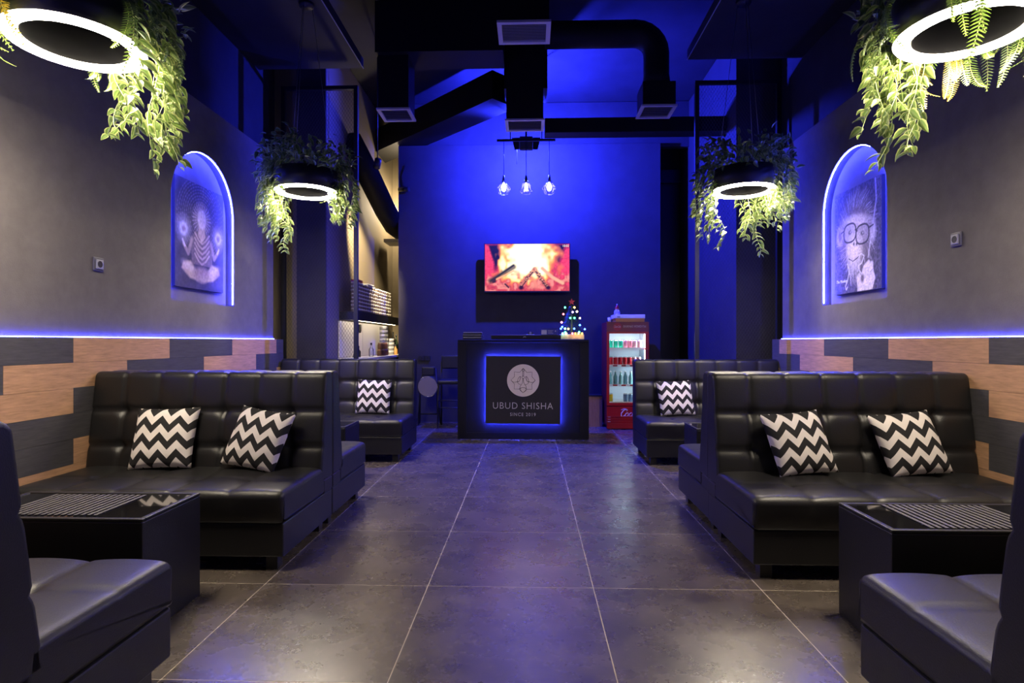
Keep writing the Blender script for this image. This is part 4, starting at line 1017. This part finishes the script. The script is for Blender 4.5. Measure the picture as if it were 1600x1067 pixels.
o = MB().rbox(-.05, .05, -.09, .09, 0, .03, .005, 1).build('flat_box', M['red'], None, (BX+.165, 7.22, 1.9323)); tag(o, 'flat red packet lying on top of the white tubs', 'box')
MB().box(-.051, .02, -.03, .03, .0301, .032).build('label', M['white'], o)
o = MB().rbox(-.05, .05, -.13, .13, 0, .02, .005, 1).build('flat_box', M['white'], None, (BX+.165, 7.72, 1.9323)); tag(o, 'flat white packet lying on top of the white tubs', 'box')
MB().box(-.03, .03, -.05, .05, .0201, .022).build('label', M['grey'], o)
tin = MB().lathe([(.001, 0), (.062, 0), (.062, .056), (.001, .056)], 16, mi=0).lathe([(.063, .046), (.064, .06), (.001, .061)], 16, mi=1).mesh('metal_tin', [M['grey'], M['white']])
for k in range(7): tag(put('metal_tin', tin, None, (BX+.15, 8.62, .9855+.0612*k)), 'grey round tin, %s from the bottom of the tall stack on the back bar' % ORD[k], 'tin', 'stacked grey tins')
for k in range(4): tag(put('metal_tin', tin, None, (BX+.2, 8.80, .9855+.0612*k)), 'grey round tin, %s from the bottom of the short stack on the back bar' % ORD[k], 'tin', 'stacked grey tins')
jar = MB().lathe([(.001, 0), (.032, 0), (.034, .01), (.034, .06), (.026, .075)], 12, mi=0).lathe([(.028, .073), (.029, .09), (.001, .091)], 12, mi=1).mesh('brown_jar', [mat('amber_glass', (.12, .05, .02), .2), M['wood']])
for r in range(2):
    for k in range(6 - r):
        tag(put('brown_jar', jar, None, (BX+.24, 8.02+.075*k+.035*r, .9855+.0915*r)), 'amber jar with wooden lid, %s row, place %s towards the tins' % (('bottom', 'upper')[r], ('one', 'two', 'three', 'four', 'five', 'six')[k]), 'jar', 'amber jars on the back bar')
bott = lambda m, h: MB().lathe([(.001, 0), (.03, 0), (.032, .01), (.032, h*.55), (.012, h*.75), (.011, h), (.001, h)], 12).mesh('bottle', [m])
for x, y, h, m, lab in ((.2, 7.75, .17, M['glass'], 'clear glass bottle on the back bar before the white panel'), (.25, 9.0, .30, M['bottleglass'], 'tall green bottle at the far end of the back bar'), (.17, 9.12, .34, M['plastic'], 'tall black bottle at the far end of the back bar'),
        (.27, 8.86, .14, M['orange'], 'short orange bottle beside the tins on the back bar'), (.13, 7.4, .13, M['plastic'], 'short black bottle behind the mesh screen'), (.13, 7.28, .07, M['plastic'], 'low black jar behind the mesh screen')):
    o = put('bottle', bott(m, h), None, (BX+x, y, .9855)); tag(o, lab, 'bottle'); MB().lathe([(.0125, h-.015), (.0135, h+.012), (.001, h+.013)], 10).build('cap', M['plastic'], o)
o = MB().rbox(0, .03, -.025, .025, -.05, .05, .006, 2).build('soap_dispenser', M['plastic'], None, (BX+.0225, 7.78, 1.37)); tag(o, 'small black dispenser fixed to the white splashback', 'dispenser')
MB().box(.005, .025, -.012, .012, -.065, -.0502).build('nozzle', M['metal'], o)
t = thing('ventilation_duct', 'black flexible duct sagging below the ceiling over the back bar', 'duct')
MB().tube([(-2.3, 7.3, 3.75), (-2.2, 7.8, 3.45), (-2.1, 8.3, 3.1), (-2.06, 8.7, 2.95), (-2.05, 9.3, 2.95)], .16, 12).build('hose', M['duct'], t)
MB().box(-2.3, -1.96, 9.0, 9.4, 2.75, 2.8).build('end_plate', M['grey'], t)
# warm lamp of the back bar
t = thing('ceiling_lamp', 'warm ceiling lamp over the back bar counter', 'lamp', (-2.02, 9.32, 3.5))
MB().lathe([(.001, .06), (.05, .06), (.09, .0), (.085, 0), (.04, .05), (.001, .05)], 18).build('shade', M['metal'], t)
MB().tube([(0, 0, .06), (0, 0, 1.24)], .006, 6).build('cord', M['metal'], t)
MB().lathe([(.001, .045), (.03, .03), (.035, .01), (.001, -.012)], 14).build('bulb', emat('warm_bulb', (1, .78, .48), 20), t)
point_light('bulb_light', (0, 0, -.06), (1, .8, .52), 150, .1, t)

o = MB().box(BX+.17, BX+.20, 7.15, 9.2, 1.448, 1.4545).build('added_fill_strip', emat('added_fill_glow', (1, .82, .55), 22)); tag(o, 'added warm fill light strip under the black wall shelf', 'light strip')  # added hidden glow to brighten the white splashback
MB().box(BX+.2005, BX+.206, 7.15, 9.2, 1.448, 1.4545).build('cover', M['metal'], o)  # hides the added strip from the front

t = thing('added_fill_spot', 'added fill lamp with black shade and ceiling stem aimed at the white tub shelf', 'lamp', (-1.86, 6.95, 3.3))  # added fill lamp, warms the tubs and back bar wall from the front
ax = Vector((-.56, 1.15, -1.2)).normalized()
can = MB().lathe([(.001, .12), (.04, .11), (.045, 0), (.041, 0), (.036, .09), (.001, .1)], 16).build('can_shade', M['metal'], t)
can.rotation_euler = (-ax).to_track_quat('Z', 'Y').to_euler()
MB().tube([(.03, -.08, .08), (.03, -.08, 1.449)], .007, 6).build('stem', M['metal'], t)
l = bpy.data.lights.new('added_spot_source', 'SPOT'); l.color = (1, .80, .5); l.energy = 1250; l.spot_size = math.radians(42); l.spot_blend = .8; l.shadow_soft_size = .03
lo = bpy.data.objects.new('added_spot_source', l); COL.objects.link(lo); lo.parent = t; lo.location = (ax*.01)[:]
lo.rotation_euler = ax.to_track_quat('-Z', 'Y').to_euler()
